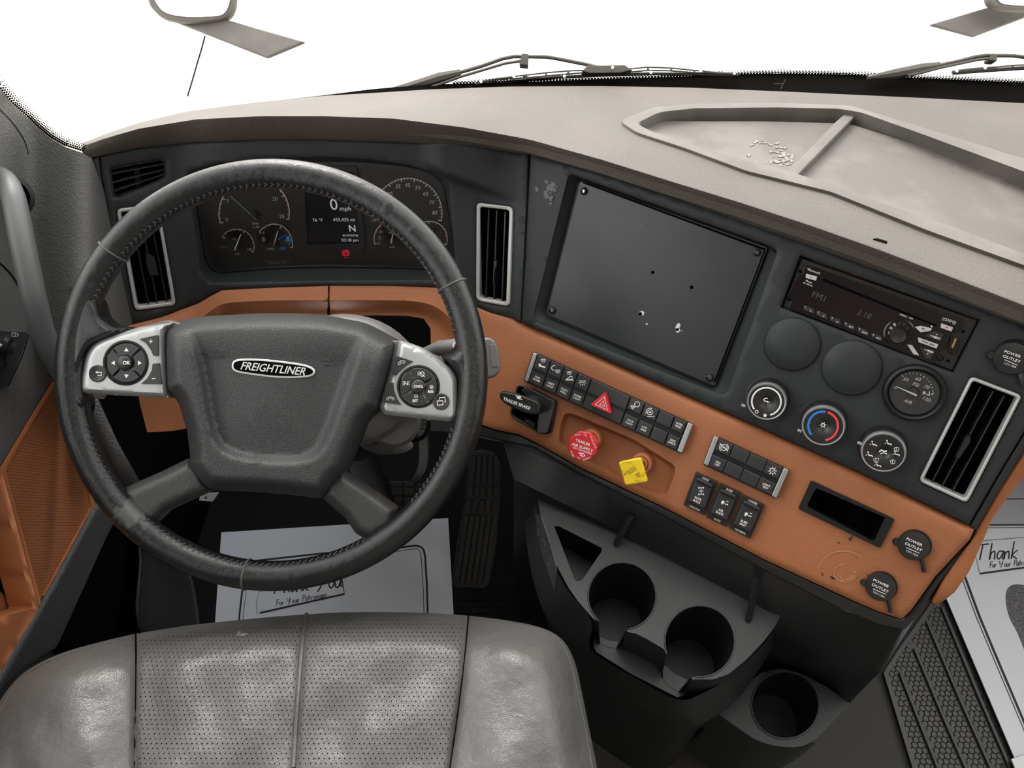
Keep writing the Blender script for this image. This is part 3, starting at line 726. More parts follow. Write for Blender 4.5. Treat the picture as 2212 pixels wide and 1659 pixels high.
# ============================================================ instrument cluster
IC = thing('instrument_cluster', 'instrument cluster with speed, engine and air gauges behind the steering wheel', 'gauge cluster', G.p(700, 590))
MB().sheet(inset(glo, -1), G, lambda x, y: -.001, [], .01, 30).build('dial_face', 'gface', IC)
def arc(mb, cx, cy, rx, ry, a0, a1, wd, S, h, n=40):
    return mb.ribbon([(cx+rx*math.cos(R_(a0+(a1-a0)*k/n)), cy-ry*math.sin(R_(a0+(a1-a0)*k/n))) for k in range(n+1)], wd, S, h)
def ticks(mb, cx, cy, rx, ry, a0, a1, n, l, wd, S, h, big=0, bigw=0):
    for k in range(n+1):
        a = R_(a0+(a1-a0)*k/n); L_ = l*(1.6 if big and k % big == 0 else 1); ww = bigw if big and k % big == 0 else wd
        mb.ribbon([(cx+(rx)*math.cos(a), cy-(ry)*math.sin(a)), (cx+(rx-L_)*math.cos(a), cy-(ry-L_)*math.sin(a))], ww, S, h)
def gauge(name, lab, cx, cy, rx, ry, a0, a1, aw, nt, big, nums, S, needles, hubc, words=(), nh=9, tick=4, red=None, hr=8):
    d = MB().prism(ell(cx, cy, rx*.98, ry*.98, 40), S, -.0008, .0002); g_ = d.build(name, 'gface', IC, label=lab)
    p = MB(); arc(p, cx, cy, rx, ry, a0, a1, aw, S, .0006); ticks(p, cx, cy, rx, ry, a0, a1, nt, tick, 1.2, S, .0006, big, 2.4)
    for (tx, x, y) in nums: p.text(tx, x, y, nh*1.36, S, .0006, shear=.2)
    for (tx, x, y, h_) in words: p.text(tx, x, y, h_*1.25, S, .0006, shear=.15)
    p.build('dial_print', 'white', g_, smooth=False)
    if red:
        r = MB()
        for a in red: ticks(r, cx, cy, rx-1.5, ry-1.5, a, a+.1, 1, 4, 2, S, .0008)
        r.build('red_mark', 'redp', g_, smooth=False)
    hb = MB().lathe(S.p(hubc[0], hubc[1], .001), S.nrm(cx, cy), [(hr/F/S.inv(cx, cy), 0), (hr/F/S.inv(cx, cy), .004), (hr*.85/F/S.inv(cx, cy), .005)], 20); hb.build('needle_hub', 'gface', g_)
    for (a, b_, m_, wd) in needles:
        MB().prism([(a[0]-wd*.5, a[1]-wd*.3), (a[0]+wd*.5, a[1]+wd*.5), (b_[0]+.6, b_[1]+.6), (b_[0]-.6, b_[1])], S, .005, .006).build('needle', m_, g_)
    return g_
gauge('tachometer', 'engine speed dial', 549, 461, 76, 76, 196, -10, 2.6, 25, 5, [('0', 489, 475), ('5', 491, 434), ('10', 517, 404), ('15', 566, 400), ('20', 593, 430), ('25', 608, 468)], G, [((553, 474), (497, 423), 'needle', 3)], (549, 461), [('RPM\nx100', 552, 487, 6)], 9, 4, (28, 21, 14, 7, 0))
gauge('oil_gauge', 'oil pressure dial', 511, 533, 38, 38, 145, -18, 1.6, 10, 5, [('0', 485, 514), ('100', 538, 539)], G, [((506, 541), (520, 506), 'needle', 2.4)], (511, 533), [('PSI', 506, 517, 5), ('OIL', 513, 549, 6)], 6, 3)
gauge('fuel_gauge', 'fuel level dial with blue second needle', 592, 529, 40, 45, 142, -8, 2, 8, 4, [('E', 569, 503), ('½', 605, 494), ('F', 625, 528)], G, [((591, 530), (600, 499), 'needle', 2.4), ((601, 517), (620, 506), 'blue', 2.4)], (592, 524), [('FUEL', 585, 538, 6)], 6, 3)
gauge('speedometer', 'speed dial', 881, 461, 74, 76, 192, -12, 1.6, 36, 4, [('35', 859, 403), ('45', 880, 400), ('55', 902, 406), ('65', 919, 419), ('75', 932, 438), ('85', 939, 460), ('25', 842, 419), ('15', 828, 440)], G, [], (881, 461), [('MPH', 884, 486, 6)], 9, 4, None, 6)
gauge('air_gauge', 'left air pressure dial', 846, 516, 38, 38, 198, 30, 1.8, 8, 4, [('50', 822, 501), ('0', 818, 526)], G, [((844, 526), (851, 496), 'needle', 2.4)], (846, 518), [('PSI', 843, 503, 5), ('AIR', 847, 534, 6)], 6, 3, (150, 140, 130))
gauge('air_gauge', 'right air pressure dial partly behind the rim', 928, 516, 38, 38, 205, -20, 1.8, 8, 4, [('0', 902, 530)], G, [((926, 526), (935, 498), 'needle', 2.4)], (928, 518), [('PSI', 925, 503, 5), ('AIR', 928, 534, 6)], 6, 3, (12, 0))
b = MB().text('DEF', 610, 537, 7.5, G, .0006, shear=.15).ribbon([(616, 519), (628, 519)], 2, G, .0006).ribbon([(618, 522), (627, 522)], 1.4, G, .0006)
b.flat(ell(622, 514, 4, 4, 10), G, .0006).flat(ell(871, 515, 4.5, 4, 10), G, .0006).ribbon([(866, 520), (878, 520)], 1.5, G, .0006); b.build('blue_print', 'litb', IC, smooth=False)
b = MB()
b.flat(rnd([(565, 512), (572, 511), (573, 522), (566, 523)], 1), G, .0006).ribbon([(574, 515), (576, 517), (576, 521)], 1, G, .0006)
b.ribbon([(474, 532), (480, 535), (487, 534), (490, 532)], 1.6, G, .0006).ribbon([(476, 535), (486, 536)], 1.4, G, .0006).ribbon([(478, 530), (483, 530)], 1.2, G, .0006)
b.ribbon([(815, 518), (825, 518)], 1.2, G, .0006).flat(ell(820, 513, 2.5, 3.5, 8), G, .0006).ribbon([(802, 474), (806, 480)], 2, G, .0006)
b.text('UREA CONC. MONITOR\nDIESEL FUEL ONLY', 600, 567, 4.8, G, .0005).build('symbol_print', 'greyp', IC, smooth=False)
b = MB().text('(P)', 747, 546, 10, G, .0007, bold=.03).ribbon(rnd([(740, 541), (754, 541), (754, 552), (740, 552)], 3), 1.4, G, .0007, True).text('PARK', 747, 556, 4, G, .0007)
b.build('parking_lamp', 'litr', IC, smooth=False, label='small red lit warning lamp')
so = rnd([(645, 360), (770, 360), (789, 528), (783, 537), (662, 537), (655, 530)], [4, 8, 6, 6, 6, 6]); si = rnd([(655, 372), (765, 372), (777, 527), (664, 528)], 3)
dsp = MB().prism(so, G, -.001, .0035, [si]).build('display_frame', 'gface', IC, bevel=.0006)
sc2 = MB().prism(inset(si, -.5), G, -.002, .0006).build('display', 'screen', IC)
b = MB().text('0', 721, 443, 36, G, .0012).text('mph', 746, 451, 14.5, G, .0012).text('76 °F', 686, 476, 10.5, G, .0012).text('453,435 mi', 743, 475, 10.6, G, .0012).text('N', 761, 494, 21, G, .0012, bold=.015)
b.text('economy', 757, 508, 9.2, G, .0012).text('03:18 pm', 756, 519, 9.8, G, .0012).ribbon([(657, 414), (658, 423)], 2, G, .0012)
b.build('display_print', 'lit', sc2, smooth=False)
MB().add([G.p(x, y, .006) for x, y in inset(glo, 1)][::-1], [tuple(range(len(glo)))]).build('lens', 'lens', IC, smooth=False, label='clear lens over the dials')

# ============================================================ air vents
def vent(lab, quad, slats, tab, S=FACE, deep=.03):
    o = rnd(quad, 12, 5); i_ = rnd(inset(quad, -0) and inset(quad, 8), 6, 5)
    t = thing('air_vent', lab, 'vent', S.p(*quad[0]), 'air vents of the dashboard')
    MB().prism(o, S, -.010, .0035, [i_]).build('frame', 'ventsil', t, bevel=.0014)
    MB().loft([[S.p(x, y, -.0005) for x, y in inset(i_, -1)], [S.p(x, y, -deep) for x, y in inset(i_, 3)]], True, False, True).build('housing', 'void', t)
    for (a, c) in slats:
        u = (V(c)-V(a)).normalized(); q = V((u.y, -u.x))*1.6; a, c = V(a), V(c)
        MB().prism([tuple(a+q), tuple(a-q), tuple(c-q), tuple(c+q)], S, -.016, -.002).build('slat', 'satin', t, bevel=.0005)
    if tab: MB().prism(rnd(tab, 1.5), S, -.008, .004).build('tab', 'satin', t, bevel=.001)
    return t
vent('silver framed air vent at the left end, half behind the steering wheel rim', [(251, 452), (343, 441), (381, 660), (291, 672)], [((282, 455), (321, 659)), ((300, 452), (340, 657)), ((321, 450), (361, 655))], [(314, 549), (334, 557), (343, 594), (325, 596), (318, 580)])
vent('silver framed air vent between the steering wheel and the cover plate', [(1030, 438), (1108, 447), (1100, 663), (1028, 650)], [((1056, 452), (1049, 650)), ((1073, 454), (1066, 652)), ((1091, 457), (1084, 654))], [(1066, 563), (1073, 565), (1072, 578), (1069, 580), (1067, 612), (1064, 612)])
vent('silver framed air vent at the right end of the dashboard', [(2098, 813), (2209, 855), (2089, 1088), (1984, 1040)], [((2119, 834), (2014, 1042)), ((2146, 845), (2035, 1052)), ((2170, 855), (2058, 1061))], [(2087, 944), (2097, 941), (2096, 955), (2072, 991), (2065, 988)])

# ============================================================ cover plate
CV = thing('cover_plate', 'black metal blanking plate with four screws and drilled holes', 'panel', C.p(1420, 610))
pq = rnd([(1254, 391), (1658, 535), (1544, 834), (1181, 678)], 5)
hh = [ell(1410, 588.5, 3.6, 3.6, 12), ell(1494, 620.7, 4, 4, 12), ell(1383.5, 678, 4.2, 4.2, 12), ell(1463.5, 712, 4, 4, 12), ell(1397, 487, 1.2, 1.2, 6)]
MB().prism(pq, C, -.016, -.010, hh).build('plate', 'plate', CV, bevel=.0008)
MB().prism([(1257, 395), (1262, 393), (1654, 537), (1650, 541)], C, -.0099, -.0094, back=False).prism([(1650, 541), (1654, 539), (1546, 826), (1542, 824)], C, -.0099, -.0094).build('pressed_edge', 'void', CV)
for x, y in ((1261.4, 413), (1635, 545.5), (1193, 670.5), (1533.5, 816)):
    k = 1/F/C.inv(x, y)
    s1 = MB().lathe(C.p(x, y, -.0098), C.n, [(8.5*k, 0), (8.5*k, .0005), (7.5*k, .0032), (5.5*k, .0042), (3.6*k, .0044), (3.3*k, .002)], 20, cap=True).build('screw', 'satin', CV)
    MB().lathe(C.p(x, y, -.0072), C.n, [(3.2*k, 0), (3.2*k, .0002)], 6).build('socket', 'chrome', s1)
MB().prism(ell(1386, 676.5, 5.8, 5, 9), C, -.0099, -.0095, [ell(1383.3, 678, 4, 4, 8)]).prism([(1460, 712), (1459, 706), (1463, 699), (1468, 698), (1470, 704), (1467, 708), (1470, 714), (1465, 719), (1460, 717)], C, -.0099, -.0095, [ell(1463.5, 712, 3.8, 3.8, 8)]).prism(ell(1397, 700, 2.3, 2, 7), C, -.0099, -.0095).prism(ell(1473, 715, 1.2, 1.2, 6), C, -.0099, -.0095).build('chipped_paint', 'chip', CV, smooth=False)
MB().sheet(inset(pq, 12), C, lambda x, y: -.0162, [], .001, 300).build('dark_behind', 'void', CV)

# ============================================================ radio
RD = thing('car_radio', 'black car stereo with dim display, row of keys and round knob', 'radio', C.p(1900, 690))
rq = rnd([(1731, 557), (2113, 692), (2057, 801), (1690, 664)], 3)
body = MB().prism(rq, C, -.03, -.009).build('chassis', 'satin', RD, bevel=.001)
fq = A7((500, 262), (520, 262), (1730, 690), (1745, 700), (1700, 780), (1650, 780), (1600, 900), (1540, 940), (1490, 1035), (385, 605), (375, 590), (395, 540), (360, 500), (445, 335), (480, 330))
fq = [(x, y) for x, y in fq]
face = MB().prism(rnd(fq, 3), C, -.009, -.005).build('faceplate', 'radio', RD, bevel=.0008, label='glossy faceplate')
MB().prism(A7((640, 372), (650, 366), (1528, 728), (1524, 744), (640, 388)), C, -.0052, -.0046).build('disc_slot', 'void', face, bevel=.0004)
MB().prism(A7((1640, 820), (1705, 830), (1690, 920), (1655, 960), (1620, 940)), C, -.009, -.0040).build('usb_housing', 'radio', RD, bevel=.0005)
MB().prism(A7((1668, 830), (1685, 835), (1655, 910), (1640, 902)), C, -.0042, -.0038).build('usb_port', 'brass', RD)
for x, y in A7((465, 312), (376, 530), (1733, 780), (1617, 1008)): MB().prism(ell(x, y, 3.6, 3.6, 12), C, -.0091, -.0084).build('screw_hole', 'void', RD)
x, y = A7((1555, 985))[0]; k = 1/F/C.inv(x, y)
MB().lathe(C.p(x, y, -.0088), C.n, [(6.5*k, 0), (6.5*k, .002), (4.5*k, .003), (3*k, .001)], 16).build('jack', 'satin', RD)
for j, (x, y, lb) in enumerate(((530, 605, 'II'), (632, 647, 'X'), (738, 690, '(i)'), (845, 732, 'RPT'), (952, 776, 'RDM'), (1060, 820, 'ESC'))):
    q = A7((x-42, y-32), (x+38, y-2), (x+46, y+38), (x-40, y+4)); kb = MB().prism(rnd(q, 1.5), C, -.006, -.0032).build('preset_key', 'key', RD, bevel=.0005)
    tp = MB(); a, c = A7((x-26, y-16))[0], A7((x+14, y+14))[0]; tp.text(str(j+1), a[0], a[1], 6, C, -.0029); tp.text(lb, c[0], c[1], 5.6, C, -.0029); tp.build('lettering', 'white', kb, smooth=False)
x, y = A7((1225, 805))[0]; k = 1/F/C.inv(x, y)
cr_ = MB().lathe(C.p(x+3, y-4, -.0050), C.n, [(31*k, 0), (31*k, .001), (28*k, .0015), (28*k, .0003)], 40).build('dial_ring', 'radio', RD)
for a in range(0, 360, 30):
    if 20 < a < 120 or a in (0,): continue
    ca, sa = math.cos(R_(a)), math.sin(R_(a)); MB().prism([(x+3+24*ca-3*sa, y-4+24*sa+3*ca), (x+3+24*ca+3*sa, y-4+24*sa-3*ca), (x+3+17*ca+2.4*sa, y-4+17*sa-2.4*ca), (x+3+17*ca-2.4*sa, y-4+17*sa+2.4*ca)], C, -.0048, -.0038).build('ring_notch', 'greyp' if 150 < a < 260 else 'key', cr_)
MB().lathe(C.p(x, y, -.0050), C.n, [(18*k, 0), (17.5*k, .010), (15*k, .0125), (8*k, .0118), (0, .0114)], 32).build('volume_knob', 'satin', RD)
for q, lb, cxy, m_ in ((((508, 328), (596, 350), (588, 385), (505, 362)), 'c', (548, 358), 'key'), (((1562, 715), (1655, 748), (1642, 780), (1558, 750)), '▲', (1606, 746), 'redp'),
               (((1358, 745), (1400, 735), (1490, 755), (1480, 775), (1400, 785)), 'SRC', (1425, 760), 'key'), (((1380, 825), (1540, 880), (1525, 912), (1385, 862)), 'SCAN  ABW', (1460, 870), 'key'),
               (((1295, 880), (1335, 885), (1392, 968), (1345, 955)), '', (1345, 925), 'key')):
    kb = MB().prism(rnd(A7(*q), 1.5), C, -.006, -.0030).build('white_key', 'radiobtn', RD, bevel=.0005)
    if lb: a = A7(cxy)[0]; MB().text(lb, a[0], a[1], 5, C, -.0027, rot=-2, bold=.02).build('lettering', m_, kb, smooth=False)
for q, lb, cxy in ((((1440, 812), (1505, 775), (1583, 800), (1560, 852), (1450, 822)), '^\n= NEXT', (1520, 815)), (((1395, 900), (1500, 935), (1480, 1000), (1440, 985)), '= PREV\nv', (1462, 942))):
    kb = MB().prism(rnd(A7(*q), 1.5), C, -.006, -.0034).build('skip_key', 'key', RD, bevel=.0005); a = A7(cxy)[0]
    MB().text(lb, a[0], a[1], 6, C, -.0031, bold=.03).build('lettering', 'white', kb, smooth=False)
b = MB()
for tx, cxy, hs, m_ in (('*Bluetooth', (567, 310), 6, 0), ('Phone\nAt Home', (527, 402), 5, 0), ('MENU • OK', (1290, 664), 5, 0), ('((SXM))', (1625, 696), 8, 0)):
    a = A7(cxy)[0]; b.text(tx, a[0], a[1], hs*1.1, C, -.0046)
b.flat(A7((1483, 732), (1495, 735), (1493, 748), (1480, 745)), C, -.0046)
b.build('lettering', 'white', face, smooth=False)
b = MB(); a = A7((612, 510))[0]; b.text('FM1', a[0], a[1], 19, C, -.0046); a = A7((962, 648))[0]; b.text('3:18', a[0], a[1], 17.5, C, -.0046); b.build('display_digits', 'dimp', face, smooth=False)

# ============================================================ blanks, air gauge, climate knobs
def pk(S, x, y): return 1/F/S.inv(x, y)
for (x, y, r, lb) in ((1711, 743.5, 58.5, 'round black gauge blank below the radio keys, nearest the cover plate'), (1839, 794.5, 61, 'round black gauge blank beside the air pressure gauge')):
    k = pk(C, x, y); t = thing('gauge_blank', lb, 'cap', C.p(x, y), 'round gauge blanks')
    MB().lathe(C.p(x, y, 0), C.n, [(r*k, -.004), (r*k, .0015), ((r-3)*k, .004), ((r-7)*k, .005)], 56).build('rim', 'face', t)
    MB().lathe(C.p(x, y, .0045), C.n, [((r-6)*k, 0), ((r-9)*k, .0012), (r*.5*k, .0035), (0, .0042)], 56).build('cap', 'face', t)
x, y, r = 1974.4, 847.5, 62.5; k = pk(C, x, y)
AG = thing('air_gauge', 'round black air pressure gauge with white needle between blank and right vent', 'gauge', C.p(x, y))
MB().lathe(C.p(x, y, 0), C.n, [(r*k, -.004), (r*k, .003), ((r-3)*k, .009), ((r-8)*k, .0105), ((r-12)*k, .009), ((r-15)*k, .004)], 56, cap=False).build('bezel', 'black', AG)
Sg = Plane(C.p(x, y, .004), C.u, C.n); MB().lathe(Sg.p(x, y), C.n, [(49*k, -.001), (49*k, 0)], 48).build('dial', 'gface', AG)
b = MB()
def g7(*c): return A7(c)[0]
for i in range(13):
    a = R_(118-i*10.5); cx_, cy_ = g7(1335, 1250); ca, sa = math.cos(a), -math.sin(a); l = 5 if i in (0, 6, 12) else 3; b.ribbon([(cx_+46*ca, cy_+42*sa), (cx_+(46-l)*ca, cy_+(42-l)*sa)], 2 if l > 4 else 1.2, Sg, .0004)
for tx, c_, hs in (('50', (1285, 1153), 9), ('60', (1380, 1150), 9), ('70', (1447, 1212), 9), ('PSI', (1362, 1193), 9), ('120-', (1450, 1308), 9), ('AIR', (1303, 1327), 9), ('-0', (1200, 1215), 8)): b.text(tx, *g7(*c_), hs*1.18, Sg, .0004, shear=.2)
truck = lambda cx_, cy_, s_: [rnd([(cx_-8*s_, cy_-1*s_), (cx_-5*s_, cy_-5*s_), (cx_, cy_-3*s_), (cx_, cy_+3*s_), (cx_-8*s_, cy_+1*s_)], 1), ell(cx_-6*s_, cy_+3*s_, 1.8*s_, 1.8*s_, 8), ell(cx_+3*s_, cy_+4*s_, 1.8*s_, 1.8*s_, 8), ell(cx_+7*s_, cy_+5*s_, 1.8*s_, 1.8*s_, 8)]
for q in truck(*g7(1440, 1258), .8): b.flat(q, Sg, .0005)
cx_, cy_ = g7(1470, 1265); b.ribbon([(cx_, cy_-5), (cx_, cy_+4)], 2, Sg, .0005); b.ribbon([g7(1490, 1262), g7(1504, 1258)], 1.6, Sg, .0005)
b.build('dial_print', 'white', AG, smooth=False)
MB().lathe(Sg.p(*g7(1340, 1250), 0), C.n, [(11*k, 0), (11*k, .003), (9*k, .004)], 24).build('needle_hub', 'gface', AG)
a, c_ = g7(1372, 1278), g7(1212, 1208); MB().prism([(a[0]-1, a[1]+2), (a[0]+1, a[1]-2), (c_[0], c_[1]-.7), (c_[0], c_[1]+.7)], Sg, .0042, .005).build('needle', 'needle', AG)
kg = MB(); kg.add([Sg.p(xx, yy, .006) for xx, yy in ell(x-3, y-1, 50, 46, 36)][::-1], [tuple(range(36))]); kg.build('lens', 'lens', AG, smooth=False)

def knob(lb, fx, fy, r, draw):
    r *= .93
    h = .022; k = 1/F/C.inv(fx, fy, h); o = C.p(fx, fy, h)-C.n*h
    t = thing('climate_knob', lb, 'knob', o, 'climate control knobs')
    MB().lathe(o, C.n, [(r*1.22*k, -.003), (r*1.22*k, .0008), (r*1.16*k, .001), (r*1.16*k, -.002), (r*1.1*k, -.002), (r*1.1*k, .004), (r*1.06*k, .016)], 56, cap=False).build('barrel', 'satin', t)
    MB().lathe(o, C.n, [(r*1.05*k, .0155), (r*1.04*k, .0205), (r*.99*k, .022), (r*.93*k, .0218)], 56, cap=False).build('chrome_ring', 'silver', t)
    cp_ = MB().lathe(o, C.n, [(r*.94*k, .0215), (r*.9*k, .0222), (r*.36*k, .0222), (r*.33*k, .0218), (r*.2*k, .0205), (0, .0200)], 56).build('cap', 'satin', t)
    S = Plane(o+C.n*.0222, C.u, C.n); draw(S, fx, fy, cp_)
    return t, S, o, k
def dk1(S, x, y, p):
    b = MB(); arc(b, x, y, 31.5, 30, 213, -75, 3.4, S, .0003); arc(b, x-21, y+22, 3.4, 3.2, 0, 360, 1.4, S, .0003)
    for a in (0, 1, 2): b.ribbon([(x-3-4*math.cos(a*1.05), y+30-4*math.sin(a*1.05)), (x-3+4*math.cos(a*1.05), y+30+4*math.sin(a*1.05))], 2, S, .0003)
    b.ribbon([(x+3, y-7), (x-3, y-7), (x-6, y-4), (x-4, y-1), (x+3, y)], 2, S, .0001); b.flat([(x+2, y-2), (x+6, y+1), (x+2, y+3)], S, .0001)
    b.build('dial_print', 'white', p, smooth=False)
def dk2(S, x, y, p):
    b = MB(); arc(b, x, y, 32, 31, 218, 80, 4.6, S, .0003); b.build('blue_arc', 'blue', p, smooth=False)
    b = MB(); arc(b, x, y, 32, 31, 72, -82, 4.6, S, .0003); b.build('red_arc', 'redp', p, smooth=False)
    b = MB(); arc(b, x, y-2, 3, 3, 0, 360, 1.4, S, .0003)
    for a in range(6): ca, sa = math.cos(a*1.047), math.sin(a*1.047); b.ribbon([(x+3*ca, y-2+3*sa), (x+6.5*ca, y-2+6.5*sa)], 1.6, S, .0003)
    b.build('dial_print', 'white', p, smooth=False)
def dk3(S, x, y, p):
    b = MB()
    def per(cx_, cy_, s=1):
        b.flat(ell(cx_-3*s, cy_-5*s, 1.8, 1.8, 8), S, .0003); b.ribbon([(cx_-3*s, cy_-2*s), (cx_, cy_+2*s), (cx_+5*s, cy_+2*s), (cx_+7*s, cy_+5*s)], 2.4, S, .0003); b.ribbon([(cx_-8*s, cy_+1), (cx_-5*s, cy_+1)], 1.4, S, .0003)
    per(x-21, y-18); per(x+11, y-20); per(x-30, y+5); per(x-12, y+27); per(x+28, y+3)
    for ox, oy in ((20, 22), (28, -5), (-16, 18)): b.ribbon([(x+ox-5, y+oy-4), (x+ox, y+oy-6), (x+ox+6, y+oy-4), (x+ox+4, y+oy+3), (x+ox-3, y+oy+3)], 1.2, S, .0003, True); b.ribbon([(x+ox, y+oy-5), (x+ox, y+oy+2)], 1.2, S, .0003)
    b.ribbon([(x-9, y-1), (x-4, y-5), (x+2, y-2), (x+8, y-3)], 3, S, .0001); b.ribbon([(x-6, y+3), (x+1, y+1), (x+8, y+3)], 2, S, .0001)
    b.build('dial_print', 'white', p, smooth=False)
kn = [knob('fan speed knob with white arc, left of the climate knobs', 1655.5, 867.5, 43, dk1), knob('temperature knob with blue and red arc', 1778, 920, 46, dk2), knob('air direction knob with figure symbols', 1908, 977, 46.5, dk3)]
for (t, S, o, k), (dx, dy) in zip(kn, ((-36, 26), (-38, 31), (-50, 3))):
    f0 = (C.u*dx-C.w*dy).normalized(); q = o+f0*46*k*1.08
    MB().box(q+C.n*.019, (.005, .003, .004), C.n.to_track_quat('Z', 'Y').to_matrix()).build('pointer', 'silver', t, bevel=.0005)

# ============================================================ switch banks
def quad_at(Q, s, t_): 
    a = V(Q[0]).lerp(V(Q[1]), s); b = V(Q[3]).lerp(V(Q[2]), s); return tuple(a.lerp(b, t_))
def bank(lab, Q, cuts, cols, h=.012):
    t = thing('switch_bank', lab, 'switch panel', O.p(*Q[0]), 'switch banks on the tan trim')
    MB().prism(rnd(Q, 3), O, -.004, h-.006).build('base', 'satin', t, bevel=.001)
    for s0, s1, e in ((0, cuts[0], 'l'), (cuts[-1], 1, 'r')):
        q = [quad_at(Q, s0+.004, .02), quad_at(Q, s1-.003, .02), quad_at(Q, s1-.003, .98), quad_at(Q, s0+.004, .98)]
        MB().prism(rnd(q, 2.5), O, 0, h+.001).build('end_cap', 'silver', t, bevel=.003, seg=3, label='silver end cap')
    for (s0, s1), spec in zip(zip(cuts, cuts[1:]), cols):
        halves = ((.03, .43), (.57, .97)) if spec[0] == 'pair' else ((.03, .97),)
        mid = quad_at(Q, (s0+s1)/2, .5)
        if spec[0] == 'one':
            q = [quad_at(Q, s0+.002, .03), quad_at(Q, s1-.002, .03), quad_at(Q, s1-.002, .97), quad_at(Q, s0+.002, .97)]
            # rocker: upper half tilts back, a step across the middle
            sw = MB().prism(q, O, 0, h).build('switch', 'key', t, bevel=.0012)
            MB().prism([quad_at(Q, s0+.002, .45), quad_at(Q, s1-.002, .45), quad_at(Q, s1-.002, .56), quad_at(Q, s0+.002, .56)], O, h-.0005, h+.0003).build('centre_bar', 'black', sw)
            b = MB()
        else:
            sw = None
            MB().prism([quad_at(Q, s0, .40), quad_at(Q, s1, .40), quad_at(Q, s1, .60), quad_at(Q, s0, .60)], O, 0, h-.003).build('centre_bar', 'black', t)
            for a, c_ in halves:
                q = [quad_at(Q, s0+.002, a), quad_at(Q, s1-.002, a), quad_at(Q, s1-.002, c_), quad_at(Q, s0+.002, c_)]
                k_ = MB().prism(q, O, 0, h).build('switch', 'key', t, bevel=.0012)
                sw = sw or k_
            b = MB()
        for kind, tt, arg in spec[1:]:
            c_ = quad_at(Q, (s0+s1)/2, tt)
            if kind == 't': b.text(arg, c_[0], c_[1], 6.2, O, h+.0005, bold=.012)
            else: icon(b, arg, c_[0], c_[1], h+.0005)
        if b.v: b.build('lettering', 'white', sw, smooth=False)
    return t
def icon(b, nm, x, y, h):
    S = O
    def rays(cx_, cy_, s, a0=20, a1=160, n=5, dn=1):
        for i in range(n):
            a = R_(a0+(a1-a0)*i/(n-1)); b.ribbon([(cx_+4.5*s*math.cos(a), cy_+dn*4.5*s*math.sin(a)), (cx_+8*s*math.cos(a), cy_+dn*8*s*math.sin(a))], 1.2, S, h)
    def dome(cx_, cy_, s):
        b.ribbon([(cx_-7*s, cy_-3*s), (cx_+7*s, cy_-3*s)], 1.3, S, h); b.ribbon([(cx_-4*s, cy_-3*s), (cx_-3*s, cy_), (cx_+3*s, cy_), (cx_+4*s, cy_-3*s)], 1.2, S, h); rays(cx_, cy_-1*s, s)
    if nm == 'dome': dome(x, y, 1.1)
    if nm == 'sleep': dome(x+2, y-6, .75); b.flat([(x-8, y+1), (x-5, y+4), (x+7, y+8), (x+6, y+11), (x-4, y+8), (x-8, y+7)], S, h); b.flat(ell(x-5, y+3, 2, 2, 8), S, h)
    if nm == 'moon': arc(b, x-4, y-3, 5, 5, 60, 280, 1.5, S, h); dome(x+4, y+4, .75)
    if nm == 'foot': dome(x, y-6, .75); b.ribbon([(x-8, y+10), (x+9, y+10)], 1.4, S, h); b.ribbon([(x-7, y+8), (x-1, y+4), (x+2, y+2), (x+6, y+3), (x+7, y+8)], 1.6, S, h, True)
    if nm == 'lamp': arc(b, x+3, y-3, 5.5, 5.5, 0, 360, 1.3, S, h); [b.ribbon([(x-1-i*2.2, y+1-i), (x-7-i*1.4, y+8-i*2)], 1.2, S, h) for i in range(4)]
    if nm == 'tire': arc(b, x, y, 5.5, 5.5, 0, 360, 1.3, S, h); arc(b, x, y, 9, 9, 60, 200, 1.2, S, h); b.flat(ell(x, y, 2.4, 2.4, 6), S, h); b.ribbon([(x-6, y+9), (x+9, y+9)], 1.2, S, h)
    if nm == 'hill': arc(b, x, y, 6.5, 6.5, 0, 360, 1.3, S, h); arc(b, x, y, 9.5, 9.5, 130, 230, 1.3, S, h); arc(b, x, y, 9.5, 9.5, -50, 50, 1.3, S, h); b.text('(P)', x, y, 6, S, h); b.ribbon([(x-9, y-9), (x+9, y+9)], 1.4, S, h)
    if nm == 'test': arc(b, x, y, 5.5, 5.5, 0, 360, 1.4, S, h); b.ribbon([(x-2, y), (x, y+2), (x+3, y-3)], 1.2, S, h); [b.ribbon([(x+7*math.cos(a), y+7*math.sin(a)), (x+10*math.cos(a), y+10*math.sin(a))], 1.3, S, h) for a in [i*.785 for i in range(8)]]
Q1 = [(1151, 759), (1498, 917), (1473, 981), (1130, 822)]
c1 = [.03, .115, .199, .283, .366, .61, .70, .79, .885, .962]
bank('long black switch bank with red hazard triangle above the red valve knob', Q1, c1, [('one', ('i', .22, 'sleep'), ('t', .76, 'SLPR\nDOME')), ('one', ('i', .22, 'moon'), ('t', .76, 'AMBT\nLIGHT')), ('one', ('i', .22, 'foot'), ('t', .76, 'FOOT\nWELL')), ('one', ('i', .25, 'dome'), ('t', .76, 'DOME\nLIGHT')),
     ('one',), ('pair', ('i', .22, 'lamp'), ('t', .78, 'UTLY\nLIGHT')), ('pair', ('i', .22, 'tire'), ('t', .78, 'ATC\nSPIN')), ('pair',), ('pair', ('t', .22, 'OVER\nRIDE'), ('t', .78, 'ENG\nSHDN'))])
Q2 = [(1542, 940), (1705, 1015), (1677, 1078), (1518, 1003)]
bank('short black switch bank with silver ends above the rocker switches', Q2, [.07, .265, .49, .715, .925], [('pair', ('i', .22, 'hill'), ('t', .78, 'HSA\nOFF')), ('pair',), ('pair',), ('pair', ('i', .25, 'test'), ('t', .78, 'LIGHT\nTEST'))])
hz_ = thing('hazard_button', 'red triangular hazard warning button on the long switch bank', 'button', O.p(1300, 870, .012))
